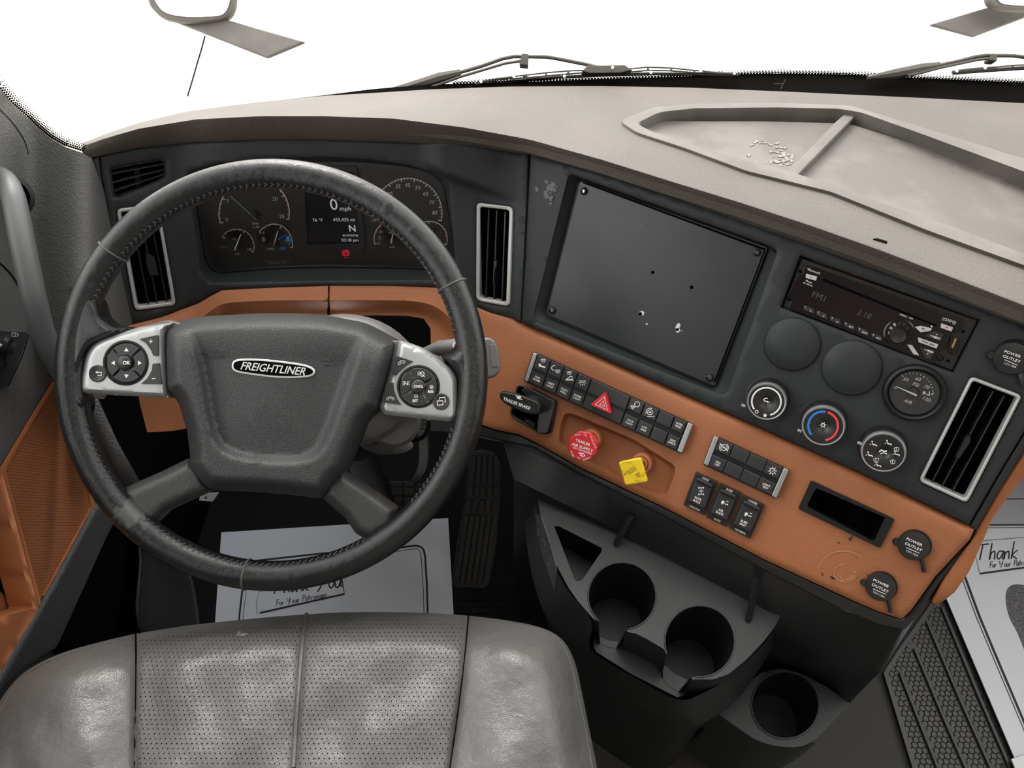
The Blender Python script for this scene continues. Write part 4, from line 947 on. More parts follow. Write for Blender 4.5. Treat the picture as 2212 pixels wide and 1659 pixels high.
tri = A8((1018, 578), (1068, 770), (888, 690)); hb = MB().prism(rnd(tri, [3.5, 3.5, 3.5]), O, .010, .020).build('button', 'red', hz_, bevel=.002, seg=3)
def tri_s(c, s): return [((p[0]-c[0])*s+c[0]+0, (p[1]-c[1])*s+c[1]) for p in tri]
cc = (sum(p[0] for p in tri)/3+.5, sum(p[1] for p in tri)/3+1)
MB().ribbon(tri_s(cc, .58), 2.2, O, .0205, True).ribbon(tri_s(cc, .24), 2.2, O, .0205, True).build('triangle_print', 'white', hb, smooth=False)

# rocker switches
for Qr, top, mid, bot, ic, lb in (
    (B1((180, 345), (312, 405), (235, 612), (103, 545)), 'LOCK', 'INTR\nAXLE', 'UNLOCK', 'axle', 'black rocker switch lettered INTR AXLE, nearest the yellow knob'),
    (B1((328, 413), (460, 473), (372, 684), (245, 622)), 'SLIDE', 'AIR\nSLIDE', 'LOCK', 'trk', 'black rocker switch lettered AIR SLIDE, middle of the three rockers'),
    (B1((472, 485), (607, 550), (517, 758), (386, 690)), 'LOWER', 'SUSP\nHGT', 'NORMAL', 'trk', 'black rocker switch lettered SUSP HGT, nearest the storage slot')):
    t = thing('rocker_switch', lb, 'switch', O.p(*Qr[3]), 'rocker switches')
    MB().prism(rnd(Qr, 2), O, -.004, .007).build('housing', 'satin', t, bevel=.0015)
    q = [quad_at(Qr, .09, .14), quad_at(Qr, .91, .14), quad_at(Qr, .91, .86), quad_at(Qr, .09, .86)]
    rk = MB().prism(q, O, .004, .0125); n_ = O.n*.004
    r_ = rk.build('rocker', 'key', t, bevel=.002, seg=3)
    MB().prism([quad_at(Qr, .12, .12), quad_at(Qr, .88, .12), quad_at(Qr, .88, .24), quad_at(Qr, .12, .24)], O, .006, .016).build('rocker_ridge', 'satin', t, bevel=.002, seg=3)
    b = MB(); c_ = quad_at(Qr, .5, .06); b.text(top, c_[0], c_[1], 5.8, O, .0078, bold=.015); c_ = quad_at(Qr, .5, .94); b.text(bot, c_[0], c_[1], 5.8, O, .0078, bold=.015)
    b.build('lettering', 'white', t, smooth=False)
    b = MB(); c_ = quad_at(Qr, .48, .70); b.text(mid, c_[0], c_[1], 6.8, O, .0130, bold=.02); x, y = quad_at(Qr, .5, .42)
    if ic == 'axle':
        b.ribbon([(x, y-7), (x, y+7)], 1.4, O, .013)
        for dy in (-7, 0, 7): b.ribbon([(x-5, y+dy), (x+5, y+dy)], 1.3, O, .013)
        for dy in (-7, 7): b.ribbon([(x-5, y+dy-2), (x-5, y+dy+2)], 2, O, .013); b.ribbon([(x+5, y+dy-2), (x+5, y+dy+2)], 2, O, .013)
    else:
        for q in truck(x, y, .9): b.flat(q, O, .013)
        b.ribbon([(x+4, y-3), (x+9, y-1)], 1.6, O, .013)
    b.build('lettering', 'white', r_, smooth=False)

# storage slot
so_ = [(1752, 1038), (1933, 1122), (1901, 1184), (1724, 1099)]
SL = thing('storage_slot', 'black framed open storage slot between the rocker switches and power outlets', 'compartment', O.p(1830, 1110))
MB().prism(rnd(so_, 5), O, -.003, .004, [slot_i]).build('frame', 'black', SL, bevel=.0012)
MB().loft([[O.p(x, y, .001) for x, y in inset(slot_i, -.5)], [O.p(x, y, .001)-O.n*.04 for x, y in inset(slot_i, .5)]], True, False, True).build('pocket', 'void', SL)

# power outlets
def outlet(lb, S, x, y, r, tail=True, rot=0):
    r *= .95
    k = pk(S, x, y); h = .010; o = S.p(x, y, h)-S.n*h; t = thing('power_outlet', lb, 'power outlet', o, 'capped power outlets')
    q = S.p(x+2, y-5, 0)
    MB().lathe(q, S.n, [(r*1.02*k, -.002), (r*1.02*k, .004), (r*.96*k, .006)], 40).build('socket_ring', 'black', t)
    MB().lathe(o, S.n, [(r*.98*k, .005), (r*.99*k, .0085), (r*.93*k, .0105), (r*.5*k, .0115), (0, .012)], 40).build('cap', 'satin', t)
    u = S.udir(x, y); w_ = S.n.cross(u) if hasattr(S, 'n') else S.nrm(x, y).cross(u)
    e = o-u*r*1.0*k-w_*r*.25*k
    MB().lathe(e+S.n*.005, S.n, [(r*.28*k, 0), (r*.28*k, .003), (r*.22*k, .0045)], 20).build('lift_tab', 'satin', t)
    if tail:
        a = o+u*r*.80*k-w_*r*.62*k; c_ = o+u*r*1.28*k-w_*r*1.30*k
        MB().tube([a+S.n*.004, (a+c_)/2+S.n*.006, c_+S.n*.006, c_-S.n*.002], r*.15*k, 6).build('tether', 'satin', t)
    Sx = Plane(o+S.n*.0124, S.u, S.n)
    b = MB().text('POWER', x+1, y-9, 8.2, Sx, 0, sx=1.15, bold=.012).text('OUTLET', x-1, y+1.5, 8.2, Sx, 0, sx=1.15, bold=.012).text('12V-10A', x-4, y+15, 6.2, Sx, 0, sx=1.15)
    a, c_ = V((x-16, y+3)), V((x+12, y+15)); b.ribbon([a, c_], 1.3, Sx, 0)
    b.build('lettering', 'white', t, smooth=False)
outlet('black capped power outlet at the right corner of the tan trim, beside the storage slot', O, 1974, 1180, 33)
outlet('black capped power outlet nearest the lower edge of the tan trim', O, 1902, 1269, 32)
outlet('black capped power outlet on the charcoal panel above the right vent', C, 2186, 774, 38, True)

# ============================================================ brake valve knobs and trailer brake
def valve(name, lb, bx, by, fx, fy, hk, draw, poly, m_, rb=24):
    a = O.p(bx, by, -.010); b_ = EYE+ray(fx, fy)*((a-EYE).dot(FW)-hk); ax = (b_-a).normalized(); k = 1/F*((b_-EYE).dot(FW))
    t = thing(name, lb, 'valve knob', a)
    MB().lathe(a, O.n, [(rb*k*1.05, -.002), (rb*k*1.05, .006), (rb*k*.95, .012), (rb*k*.7, .013), (rb*k*.66, .010), (rb*k*.62, .016)], 36).build('collar', 'orange_s', t)
    MB().tube([a, b_-ax*.006], rb*k*.42, 20).build('shaft', 'satin', t)
    MB().lathe(b_-ax*.014, ax, [(rb*k*.55, 0), (rb*k*.75, .004), (rb*k*.85, .010)], 24).build('neck', m_, t)
    S = Plane(b_, (O.u-ax*O.u.dot(ax)), ax)
    hd_ = MB().prism(poly, S, -.0075, 0).build('head', m_, t, bevel=.0018, seg=3)
    draw(S, fx, fy, hd_)
def dred(S, x, y, p):
    b = MB().text('TRAILER', x, y-8, 9, S, .0004, rot=5, bold=.02).text('AIR SUPPLY', x-1, y+3, 9.5, S, .0004, rot=5, bold=.02).text('NOT FOR PARKING', x-1, y+10, 5, S, .0004, rot=5, bold=.02)
    b.text('PULL', x-10, y-25, 6, S, .0004, rot=40).text('TO', x+5, y-24, 6, S, .0004, rot=0).text('EVACUATE', x+22, y-9, 6, S, .0004, rot=-45).text('PUSH', x-23, y+17, 6, S, .0004, rot=-40).text('TO', x-9, y+26, 6, S, .0004, rot=10).text('SUPPLY', x+9, y+27, 6, S, .0004, rot=45)
    b.ribbon([(x-9, y+14), (x-3, y+16), (x+2, y+16)], 3, S, .0004).ribbon([(x-6, y+19), (x, y+22), (x+4, y+21), (x+4, y+18)], 2.4, S, .0004)
    b.build('lettering', 'white', p, smooth=False)
octo = [(1259+34*math.cos(R_(22.5+45*i+8)), 964+33.5*math.sin(R_(22.5+45*i+8))) for i in range(8)]
valve('trailer_air_knob', 'red octagonal trailer air supply knob pulled out of the tan trim', 1281, 947, 1259, 964, .055, dred, rnd(octo, 3), 'red')
def dyel(S, x, y, p):
    b = MB().text('PARKING', x-10, y, 9, S, .0004, rot=62).text('BRAKE', x-1, y, 7, S, .0004, rot=62).text('TO APPLY', x-14, y-19, 5.5, S, .0004, rot=22).text('PULL', x-26, y+2, 5.5, S, .0004, rot=80).text('RELEASE', x+24, y+5, 5.5, S, .0004, rot=75).text('PUSH TO', x+14, y+22, 5.5, S, .0004, rot=18)
    b.ribbon([(x+5, y+9), (x+13, y+3)], 3, S, .0004).ribbon([(x+8, y+13), (x+15, y+8)], 3, S, .0004)
    b.build('lettering', 'ink', p, smooth=False)
valve('parking_brake_knob', 'yellow square parking brake knob pulled out of the tan trim', 1390, 998, 1368, 1018, .055, dyel, rnd(A8((1126, 1180), (1318, 1140), (1378, 1350), (1185, 1378)), 6), 'yellow')
TB = thing('trailer_brake_lever', 'black trailer brake hand lever in a square well left of the valve knobs', 'brake lever', O.p(1150, 885))
MB().prism(rnd(tb, 1), O, -.004, .005, [rnd(inset(tb, 3), 8)]).build('bezel', 'satin', TB, bevel=.001)
MB().loft([[O.p(x, y, .002) for x, y in rnd(inset(tb, 2), 8)], [O.p(x, y, .002)-O.n*.04 for x, y in rnd(inset(tb, 2), 8)]], True, False, True).build('well', 'void', TB)
hs = MB().prism(rnd(A8((290, 560), (360, 545), (590, 660), (560, 800), (520, 935), (430, 930), (440, 800), (450, 740)), 6), O, -.02, .012); hs.build('drum', 'satin', TB, bevel=.006, seg=3)
MB().prism(rnd(A8((310, 830), (340, 815), (420, 850), (405, 885)), 2), O, -.02, -.005).build('guard', 'dark', TB, bevel=.001)
Lp2 = Plane(EYE+ray(1122, 867)*(1/O.inv(1122, 867)-.045), V((.93, -.28, -.1)), V((-.20, -.66, .70)))
lv = MB().prism([tuple(p) for p in spl(A8((112, 605), (135, 575), (200, 583), (300, 608), (425, 655), (460, 690), (455, 745), (425, 775), (345, 765), (220, 715), (135, 660)), 3, True)], Lp2, -.012, 0).build('handle', 'satin', TB, bevel=.003, seg=3)
MB().tube([Lp2.p(1148, 872, -.006), O.p(1178, 880, -.01)], .011, 12).build('lever_arm', 'satin', TB)
b = MB().text('TRAILER BRAKE', 1116, 872, 10.2, Lp2, .0005, bold=.02, rot=-3, sx=.88); b.flat(ell(1121, 858, 5, 3.5, 10), Lp2, .0005).ribbon([(1114, 853), (1118, 861), (1128, 863)], 1.4, Lp2, .0005); b.build('lettering', 'white', lv, smooth=False)
# ============================================================ steering wheel
KW = WD/F
SW = thing('steering_wheel', 'black leather four-spoke steering wheel with grey key pads', 'steering wheel', W.p(588, 810, -.03))
RM, RT = 434*KW, 32*KW; CW = W.p(588, 810)
def wpt(ang, R, h=0): return CW+W.u*(R*math.cos(ang))+UP*(R*math.sin(ang))+W.n*h
def torus(mb, a0, a1, rt, n=180, m=20, closed=False):
    rings = []
    for i in range(n if closed else n+1):
        a = a0+(a1-a0)*i/n; rings.append([wpt(a, RM+rt*math.cos(b_), rt*math.sin(b_)) for b_ in [2*math.pi*j/m for j in range(m)]])
    if closed: rings.append(rings[0])
    return mb.loft(rings, True)
wearL = W.p(283, 1110, .012)
lea = leather('black_rim_leather', (.008, .0085, .009), .22, .0, s1=1100, s2=70, b1=.22, b2=.04, wear=[(tuple(wearL), .020, (.06, .062, .062))])
rim_ = torus(MB(), 0, 2*math.pi, RT, 200, 24, True).build('rim', lea, SW, label='leather rim, worn at lower left')
for px, py in ((257, 553), (988, 612), (534, 1238)):
    a = math.atan2(-(py-810), px-588)
    sm = MB(); pts = [wpt(a, RM+(RT+.0003)*math.cos(b_), (RT+.0003)*math.sin(b_)) for b_ in [2*math.pi*j/24 for j in range(25)]]; sm.tube(pts, .0011, 6, False); sm.build('seam', 'stitch', rim_)
st = MB(); ths = [a for a in [i/190*2*math.pi for i in range(190)]]
for a in ths:
    dg = math.degrees(a) % 360
    if 165 < dg < 194 or 343 < dg or dg < 12 or 215 < dg < 228 or 301 < dg < 318: continue
    for s_ in (-1, 1):
        b_ = math.pi-.55; p = wpt(a+.004*s_, RM+(RT+.0004)*math.cos(b_), (RT+.0004)*math.sin(b_)); q = wpt(a+.004*s_+.009, RM+(RT+.0004)*math.cos(b_+.16*s_), (RT+.0004)*math.sin(b_+.16*s_))
        st.tube([p, q], .0006, 5)
st.build('stitching', 'stitch', rim_, kind='stuff')
def pillow(poly, S, top, drop, wd, base=.02, step=9, holes=()):
    return MB().sheet(poly, S, lambda x, y: top-drop*(1-min(1, dpoly(x, y, poly)/wd))**2, holes, base, step, rings=[wd*q for q in (.12, .3, .55, .85)])
webL = rnd([(150, 610), (196, 618), (219, 652), (227, 684), (252, 704), (300, 708), (240, 735), (200, 752), (188, 775), (178, 828), (178, 846), (190, 856), (193, 875), (186, 900), (165, 915), (140, 850), (140, 720)], 10, 4)
pillow(webL, W, .013, .020, 26, .012).build('rim_grip', lea, SW, label='leather grip joining rim and left pad')
webR = rnd([(1012, 660), (994, 700), (990, 735), (975, 758), (950, 770), (975, 800), (984, 820), (984, 900), (972, 912), (984, 925), (986, 965), (1010, 990), (1035, 900), (1036, 740), (1030, 680)], 10, 4)
pillow(webR, W, .013, .020, 26, .012).build('rim_grip', lea, SW, label='leather grip joining rim and right pad')
spm = mat('spoke_plastic', (.040, .041, .041), .42, bump=.25, scale=600)
spL = rnd([(262, 1058), (300, 1040), (350, 1018), (407, 990), (440, 1020), (455, 1062), (400, 1086), (360, 1105), (335, 1130), (300, 1140), (270, 1100)], 6)
pillow(spL, W, .004, .014, 22, .012).build('spoke', spm, SW, label='lower left spoke')
spR = rnd([(738, 1016), (800, 1057), (858, 1098), (850, 1140), (800, 1170), (768, 1152), (745, 1118), (694, 1074), (700, 1040)], 6)
pillow(spR, W, .004, .014, 22, .012).build('spoke', spm, SW, label='lower right spoke')
# side arms carrying the silver pads
MB().prism(rnd([(236, 722), (360, 690), (400, 700), (400, 850), (190, 850), (185, 780)], 8), W, -.02, -.002).build('pad_support', 'column', SW, bevel=.004)
MB().prism(rnd([(820, 735), (870, 735), (960, 775), (980, 900), (825, 890)], 8), W, -.02, -.002).build('pad_support', 'column', SW, bevel=.004)
hubp = rnd([(353, 709), (386, 692), (440, 683), (560, 677), (640, 677), (700, 680), (790, 697), (863, 736), (846, 790), (819, 884), (800, 900), (786, 915), (772, 950), (757, 985), (744, 1018), (720, 1042), (697, 1078), (640, 1070), (560, 1063), (480, 1060), (452, 1058), (425, 1035), (407, 1004), (411, 985), (404, 930), (386, 870), (376, 858), (356, 842)], [14, 10, 14, 20, 10, 14, 14, 14, 8, 8, 8, 8, 8, 8, 8, 8, 16, 10, 10, 10, 12, 12, 10, 8, 10, 10, 8, 12], 4)
shl = [tuple(p) for p in spl([(405, 690), (424, 760), (440, 835), (453, 905), (472, 958), (510, 982), (570, 992), (640, 993), (682, 978), (706, 940), (728, 880), (752, 810), (772, 752), (790, 690)], 5)]
shc = shl+[(790, 600), (405, 600)]
def hubh(x, y):
    d = dpoly(x, y, hubp); h = .026-.030*(1-min(1, d/34))**2.2
    dt = (y-(676 if x < 640 else 676+(x-640)**2*.0009)); h -= .018*(1-min(1, max(0, dt)/90))**1.7
    ds = dpoly(x, y, shl, False); ins = pip(x, y, shc)
    k = ss(-13, 13, ds if ins else -ds) * ss(10, 110, dt)
    h -= 0.0135*k
    if ins: h += .004*ss(0, 140, ds)*ss(700, 800, y)
    return h
MB().sheet(hubp, W, hubh, [], .03, 7.5, rings=(3, 8, 14, 21, 29)).build('airbag_cover', 'hub', SW, label='dark grey vinyl centre pad')
# emblem
emo = [tuple(p) for p in spl([(500, 788), (512, 776), (560, 775), (620, 781), (664, 789), (680, 801), (668, 814), (610, 817), (550, 811), (508, 803)], 5, True)]
def hubS(dh): 
    class S_: pass
    z = hubh(590, 796)+dh; return Plane(W.p(590, 796, z), W.u, W.n)
E0 = hubS(-.001)
em = MB().prism(emo, E0, -.004, .0015).build('badge', 'badge', SW, bevel=.001)
MB().prism(inset(emo, 4.5), E0, .0010, .0022).build('badge_field', 'void', em)
MB().text('FREIGHTLINER', 589, 797, 24, E0, .0023, rot=-5.4, shear=.3, bold=.012, sx=.90, ext=.03).build('lettering', 'badge', em, smooth=False)
b = MB()
for ox, sg in ((708, 1), (476, -1)):
    yy = 785 if sg > 0 else 766
    Sx = Plane(W.p(ox, yy, hubh(ox, yy)+.0006), W.u, W.n)
    for pl in ([(-14, -4), (-2, -4), (14, -8), (14, 8), (-2, 3), (-8, 3), (-8, 7), (-2, 7), (0, 3)],): b.ribbon([(ox+sg*x, yy+y) for x, y in pl], 1.1, Sx, 0)
b.build('horn_symbol', 'black', SW, smooth=False)
# silver key pads
PADH = .006
pL = rnd([(300, 707), (376, 696), (357, 711), (355, 720), (362, 846), (366, 860), (178, 850), (172, 838), (174, 815), (183, 770), (199, 742), (230, 727)], [10, 3, 3, 3, 3, 3, 10, 6, 6, 10, 16, 14], 4)
pR = rnd([(863, 735), (884, 740), (916, 752), (949, 776), (975, 797), (987, 817), (989, 898), (978, 911), (830, 896), (819, 880), (846, 790)], [4, 10, 10, 10, 14, 14, 10, 12, 6, 6, 3], 4)
PS = Plane(W.p(588, 810, PADH), W.u, W.n)
for pp, lb in ((pL, 'silver key pad at the left'), (pR, 'silver key pad at the right')):
    pd = pillow(pp, PS, .003, .009, 12, .012, 8).build('key_pad', 'silverp', SW, label=lb)
    left = pp is pL; cx_, cy_, rr = (273, 784, 48) if left else (904, 835, 45.5); H = .0034
    k = pk(PS, cx_, cy_)
    MB().lathe(PS.p(cx_, cy_, .002), W.n, [((rr+1)*k, 0), ((rr+1)*k, .0016), ((rr-3)*k, .0022), ((rr-5)*k, .001), (0, .001)], 48).build('ring', 'black', pd)
    a0 = 45 if left else 30
    for q in range(4):
        s0 = a0+q*90+2.5; s1 = s0+85; pl = [(cx_+(rr-6)*math.cos(R_(s0+(s1-s0)*i/12)), cy_-(rr-6)*math.sin(R_(s0+(s1-s0)*i/12))) for i in range(13)]+[(cx_+17*math.cos(R_(s1-6-(s1-s0-12)*i/6)), cy_-17*math.sin(R_(s1-6-(s1-s0-12)*i/6))) for i in range(7)]
        ky = MB().prism(pl, PS, .002, .0052).build('arrow_key' if left else 'function_key', 'key', pd, bevel=.0007)
        am = R_((s0+s1)/2); x, y = cx_+28*math.cos(am), cy_-28*math.sin(am); b = MB()
        if left:
            dx, dy = math.cos(am), -math.sin(am); b.flat([(x+5*dx, y+5*dy), (x-3*dx-5*dy, y-3*dy+5*dx), (x-3*dx+5*dy, y-3*dy-5*dx)], PS, .0056)
        else:
            if q == 0: arc(b, x+1, y, 4, 5, 0, 360, 1.2, PS, .0056, 16); b.ribbon([(x-5, y-5), (x+6, y+6)], 1.2, PS, .0056); [b.ribbon([(x-9, y-4+i*3), (x-4, y-4+i*3)], 1, PS, .0056) for i in range(3)]
            if q == 1: b.ribbon([(x-3, y-4), (x-3, y+4)], 1.3, PS, .0056); b.ribbon([(x+3, y-4), (x+3, y+4)], 1.3, PS, .0056); b.ribbon([(x-3, y-4), (x+3, y+4)], 1.2, PS, .0056); [b.ribbon([(x+sg*4, y-3+i*3), (x+sg*8, y-4+i*4)], 1, PS, .0056) for i in range(3) for sg in (-1, 1)]
            if q == 2: arc(b, x+2, y-6, 3.6, 3.6, 0, 360, 1, PS, .0056, 16); b.ribbon([(x, y-6), (x+4, y-6)], 1, PS, .0056); b.text('SET', x, y+4, 8, PS, .0056, bold=.03)
            if q == 3: arc(b, x+1, y-6, 3.6, 3.6, 0, 360, 1, PS, .0056, 16); b.ribbon([(x-1, y-6), (x+3, y-6)], 1, PS, .0056); b.ribbon([(x+1, y-8), (x+1, y-4)], 1, PS, .0056); b.text('RES', x-1, y+4, 8, PS, .0056, bold=.03)
        b.build('symbol', 'white', ky, smooth=False)
    ok = MB().lathe(PS.p(cx_, cy_, .002), W.n, [(15*k, 0), (15*k, .005), (12*k, .0062), (0, .0066)], 32).build('centre_key', 'key', pd)
    Sx = Plane(PS.p(cx_, cy_, .0088), W.u, W.n); MB().text('OK' if left else 'CNCL', cx_, cy_, 10.5 if left else 7.5, Sx, 0, bold=.03).build('lettering', 'white', ok, smooth=False)
    if left:
        sets = [(B2((790, 365), (945, 330), (955, 335), (955, 508), (910, 508), (895, 465), (850, 400)), 'plus'), (B2((905, 575), (965, 570), (985, 750), (805, 748), (860, 700), (900, 630)), 'minus')]
        rb = B2((445, 660))[0]
    else:
        sets = [(B3((1012, 508), (1155, 555), (1100, 590), (1040, 640), (1005, 680), (972, 668)), 'call'), (B3((950, 740), (985, 735), (990, 800), (1020, 880), (1055, 928), (900, 905)), 'end')]
        rb = B3((1395, 898))[0]
    for q, nm in sets:
        ky = MB().prism(rnd(q, 2.5), PS, .001, .0045).build('corner_key', 'key', pd, bevel=.0006); c_ = sum((V(p) for p in q), V((0, 0)))/len(q); x, y = c_; b = MB()
        if nm == 'plus': x, y = B2((892, 385))[0]; b.ribbon([(x-4, y), (x+4, y)], 1.6, PS, .0049).ribbon([(x, y-4), (x, y+4)], 1.6, PS, .0049)
        if nm == 'minus': x, y = B2((916, 702))[0]; b.ribbon([(x-4, y), (x+4, y)], 1.6, PS, .0049)
        if nm == 'call': x, y = B3((1056, 568))[0]; b.ribbon([(x-7, y+4), (x-7, y), (x, y-5), (x+7, y-4), (x+7, y), (x+3, y+1), (x+2, y-2), (x-3, y+1), (x-3, y+4)], 1.1, PS, .0049, True)
        if nm == 'end': x, y = B3((960, 872))[0]; b.ribbon([(x-8, y+3), (x-8, y-1), (x, y-4), (x+8, y-1), (x+8, y+3), (x+4, y+3), (x+4, y), (x-4, y), (x-4, y+3)], 1.1, PS, .0049, True)
        b.build('symbol', 'white', ky, smooth=False)
    k = pk(PS, *rb); r0 = 18.5 if left else 18
    rk = MB().lathe(PS.p(rb[0], rb[1], .002), W.n, [(r0*k, 0), (r0*k, .002), ((r0-2)*k, .0026), (5*k, .0012), (0, .001)], 32).build('round_key', 'key', pd); b = MB(); x, y = rb
    if left: b.ribbon([(x-3, y-3), (x+6, y-3), (x+6, y+4), (x-2, y+4)], 2, PS, .0050).flat([(x-7, y-3), (x-2, y-6), (x-2, y)], PS, .0050)
    else: b.ribbon([(x-9, y-1), (x+3, y-2), (x+4, y+7), (x-8, y+8)], 1.8, PS, .0050, True).ribbon([(x-4, y-4), (x-4, y-8), (x+8, y-9), (x+9, y+1), (x+6, y+1)], 1.8, PS, .0050)
    b.build('symbol', 'white', rk, smooth=False)
# lighter wheel control bulges seen on the rim at upper right
for px, py, s_ in ((853, 440, 15), (905, 492, 11)):
    a = math.atan2(-(py-810), px-588); MB().lathe(wpt(a, RM, RT*.55), (wpt(a, RM, RT)-wpt(a, RM, 0)).normalized(), [(s_*KW, 0), (s_*KW*.95, RT*.42), (s_*KW*.5, RT*.47), (0, RT*.48)], 20).build('rim_bump', lea, rim_)

# steering column and stalk
SC = thing('steering_column', 'grey plastic steering column shroud behind the wheel hub', 'steering column', atd(740, 850, 1.0))
def ering(cx_, cy_, rx, ry, d, n=40): return [atd(cx_+rx*math.cos(2*math.pi*i/n), cy_-ry*math.sin(2*math.pi*i/n), d) for i in range(n)]
MB().loft([ering(742, 822, 40, 30, .803), ering(742, 822, 130, 110, .807), ering(742, 822, 160, 134, .816), ering(742, 822, 172, 144, .835), ering(742, 824, 170, 143, .86), ering(740, 840, 130, 115, .95), ering(735, 850, 105, 90, 1.1)], True).build('shroud', 'column', SC)
MB().loft([ering(850, 905, 52, 55, .84), ering(850, 905, 60, 62, .86), ering(848, 905, 50, 52, .93)], True, True, True).build('lower_shroud', 'column', SC)
MB().loft([ering(835, 960, 20, 8, .92), ering(835, 962, 58, 20, .93), ering(835, 962, 56, 20, .95)], True, True, True).build('tilt_collar', 'column', SC)
MB().tube([atd(770, 960, .93), atd(800, 1030, 1.1), atd(830, 1100, 1.3)], .022, 16).build('shaft', 'black', SC)
MB().tube([V(p) for p in spl([atd(925, 905, .93), atd(925, 925, .95), atd(912, 945, .97), atd(880, 955, .98), atd(830, 962, .98)], 5)], .0028, 8).build('cable', 'black', SC)
MS = thing('column_stalk', 'grey control stalk with end switch to the right of the steering wheel', 'stalk', atd(935, 757, .86))
MB().tube([atd(915, 765, .87), atd(950, 752, .86), atd(990, 750, .85), atd(1030, 760, .845)], [.007, .009, .0105, .011], 16).build('arm', 'column', MS)
Sx = Plane(atd(986, 745, .837), W.u, W.n); arc(MB(), 986, 746, 7, 7, 0, 360, 3, Sx, 0).build('ring_symbol', 'white', MS, smooth=False)
Sx = Plane(atd(1060, 775, .835), W.u, W.n)
MB().prism(rnd([(1000, 735), (1058, 728), (1070, 737), (1077, 757), (1081, 795), (1074, 810), (1058, 818), (1000, 810)], 7), Sx, -.022, 0).build('end_block', 'column', MS, bevel=.004)
MB().prism(rnd([(1057, 743), (1070, 745), (1076, 792), (1062, 793)], 2), Sx, -.002, .0012).build('thumb_switch', 'column', MS, bevel=.0008)

# ============================================================ seat cushion
ZS = .61
H6 = hz(ZS)
ST = thing('driver_seat', 'black perforated leather driver seat cushion with creased bolsters', 'seat', (-.23, .1, .2))
so = [(-130, 2100), (-130, 1850), (-70, 1640), (-10, 1530), (28, 1476), (70, 1441), (130, 1412), (200, 1391), (293, 1369), (400, 1352), (480, 1343), (570, 1334), (662, 1327), (740, 1323), (820, 1322), (920, 1324), (1012, 1330), (1100, 1341), (1160, 1353), (1200, 1370), (1226, 1396), (1245, 1440), (1258, 1500), (1272, 1570), (1282, 1620), (1292, 1680), (1300, 1850), (1290, 2100)]
so = [tuple(p) for p in spl(so, 3)]
s1, s2, s3 = [(293, 1369), (294, 1420), (293, 1500), (291, 1600), (290, 1750), (290, 2100)], [(662, 1327), (655, 1370), (648, 1450), (641, 1550), (634, 1659), (625, 1850), (620, 2100)], [(1012, 1330), (1006, 1400), (997, 1480), (985, 1570), (972, 1659), (955, 1850), (940, 2100)]
def seath(x, y):
    d = dpoly(x, y, so, False); h = -.055*(1-min(1, d/95))**2.4
    sx1 = interp([(p[1], p[0]) for p in s1], y); sx3 = interp([(p[1], p[0]) for p in s3], y); sx2 = interp([(p[1], p[0]) for p in s2], y)
    if x < sx1: h += .016*math.sin(min(1, (sx1-x)/260)*math.pi)
    elif x > sx3: h += .016*math.sin(min(1, (x-sx3)/270)*math.pi)
    else:
        m_ = (x-sx1)/(sx2-sx1) if x < sx2 else (x-sx2)/(sx3-sx2); h += .007*math.sin(m_*math.pi)
        h += .0018*math.sin(x*.045+y*.006)*ss(1340, 1450, y)
    for e, s_ in ((sx1, 7), (sx2, 9), (sx3, 7)):
        h -= .0045*math.exp(-((x-e)/s_)**2)
    h += .0012*math.sin(x*.02+y*.03)+.0008*math.sin(x*.05-y*.021+1)
    return h
def between(a, b):
    'cushion outline cut between two seam lines'
    fr = [p for p in so]
    f0 = a[0] if a else None; f1 = b[0] if b else None
    xa = f0[0] if a else -1e9; xb = f1[0] if b else 1e9
    mid = [p for p in so if xa+2 < p[0] < xb-2 and p[1] < (1800 if (a and b) else 3000)]
    if not a: mid = [p for p in so if p[0] < xb-2 and so.index(p) < 40]
    if not b: mid = [p for p in so if p[0] > xa+2 and so.index(p) > 40]
    out = []
    if a: out += [p for p in a[::-1]]
    out += mid
    if b: out += [p for p in b]
    return out
seatm = leather('seat_leather', (.070, .069, .067), .34, .0, s1=560, s2=16, b1=.30, b2=.3, wear=[(tuple(H6.p(522, 1383, -.02)), .011, (.30, .30, .29)), (tuple(H6.p(515, 1412, -.01)), .008, (.02, .02, .02))])
for a, b_, nm in ((None, s1, 'bolster'), (s1, s2, 'insert'), (s2, s3, 'insert'), (s3, None, 'bolster')):
    MB().sheet(between(a, b_), H6, seath, [], .09, 13, rings=(4, 9, 16)).build(nm, seatm, ST)
pf = MB(); ins = s1[::-1]+[p for p in so if 295 < p[0] < 1010 and p[1] < 1700]+s3
yy = .06; r = 0
while yy < .36:
    xx = -.40+(.00235 if r % 2 else 0)
    while xx < .02:
        q = V((xx, yy, ZS))-EYE; px = CX+F*q.x/q.dot(FW); py = CY-F*q.dot(UP)/q.dot(FW)
        if py < 1680 and pip(px, py, ins):
            dd = dpoly(px, py, so, False)
            if dd > 14 and min(dpoly(px, py, s1, False), dpoly(px, py, s2, False), dpoly(px, py, s3, False)) > 9:
                c_ = H6.p(px, py, seath(px, py)+.0003); pf.add([c_+V((.00062*math.cos(k*1.0472), .00062*math.sin(k*1.0472), 0)) for k in range(6)], [tuple(range(6))])
        xx += .0047
    yy += .0042; r += 1
pf.build('perforations', 'void', ST, kind='stuff', smooth=False)
def on_seat(pts, dh=.0005): return [H6.p(p[0], p[1], seath(p[0], p[1])+dh) for p in pts]
MB().tube(on_seat(dens(s2[:5], 12, False), .0012), .0022, 8).build('piping', seatm, ST)
MB().tube(on_seat(dens(s1[:5], 12, False), -.0002), .0011, 6).build('seam', 'void', ST)
MB().tube(on_seat(dens(s3[:5], 12, False), -.0002), .0011, 6).build('seam', 'void', ST)
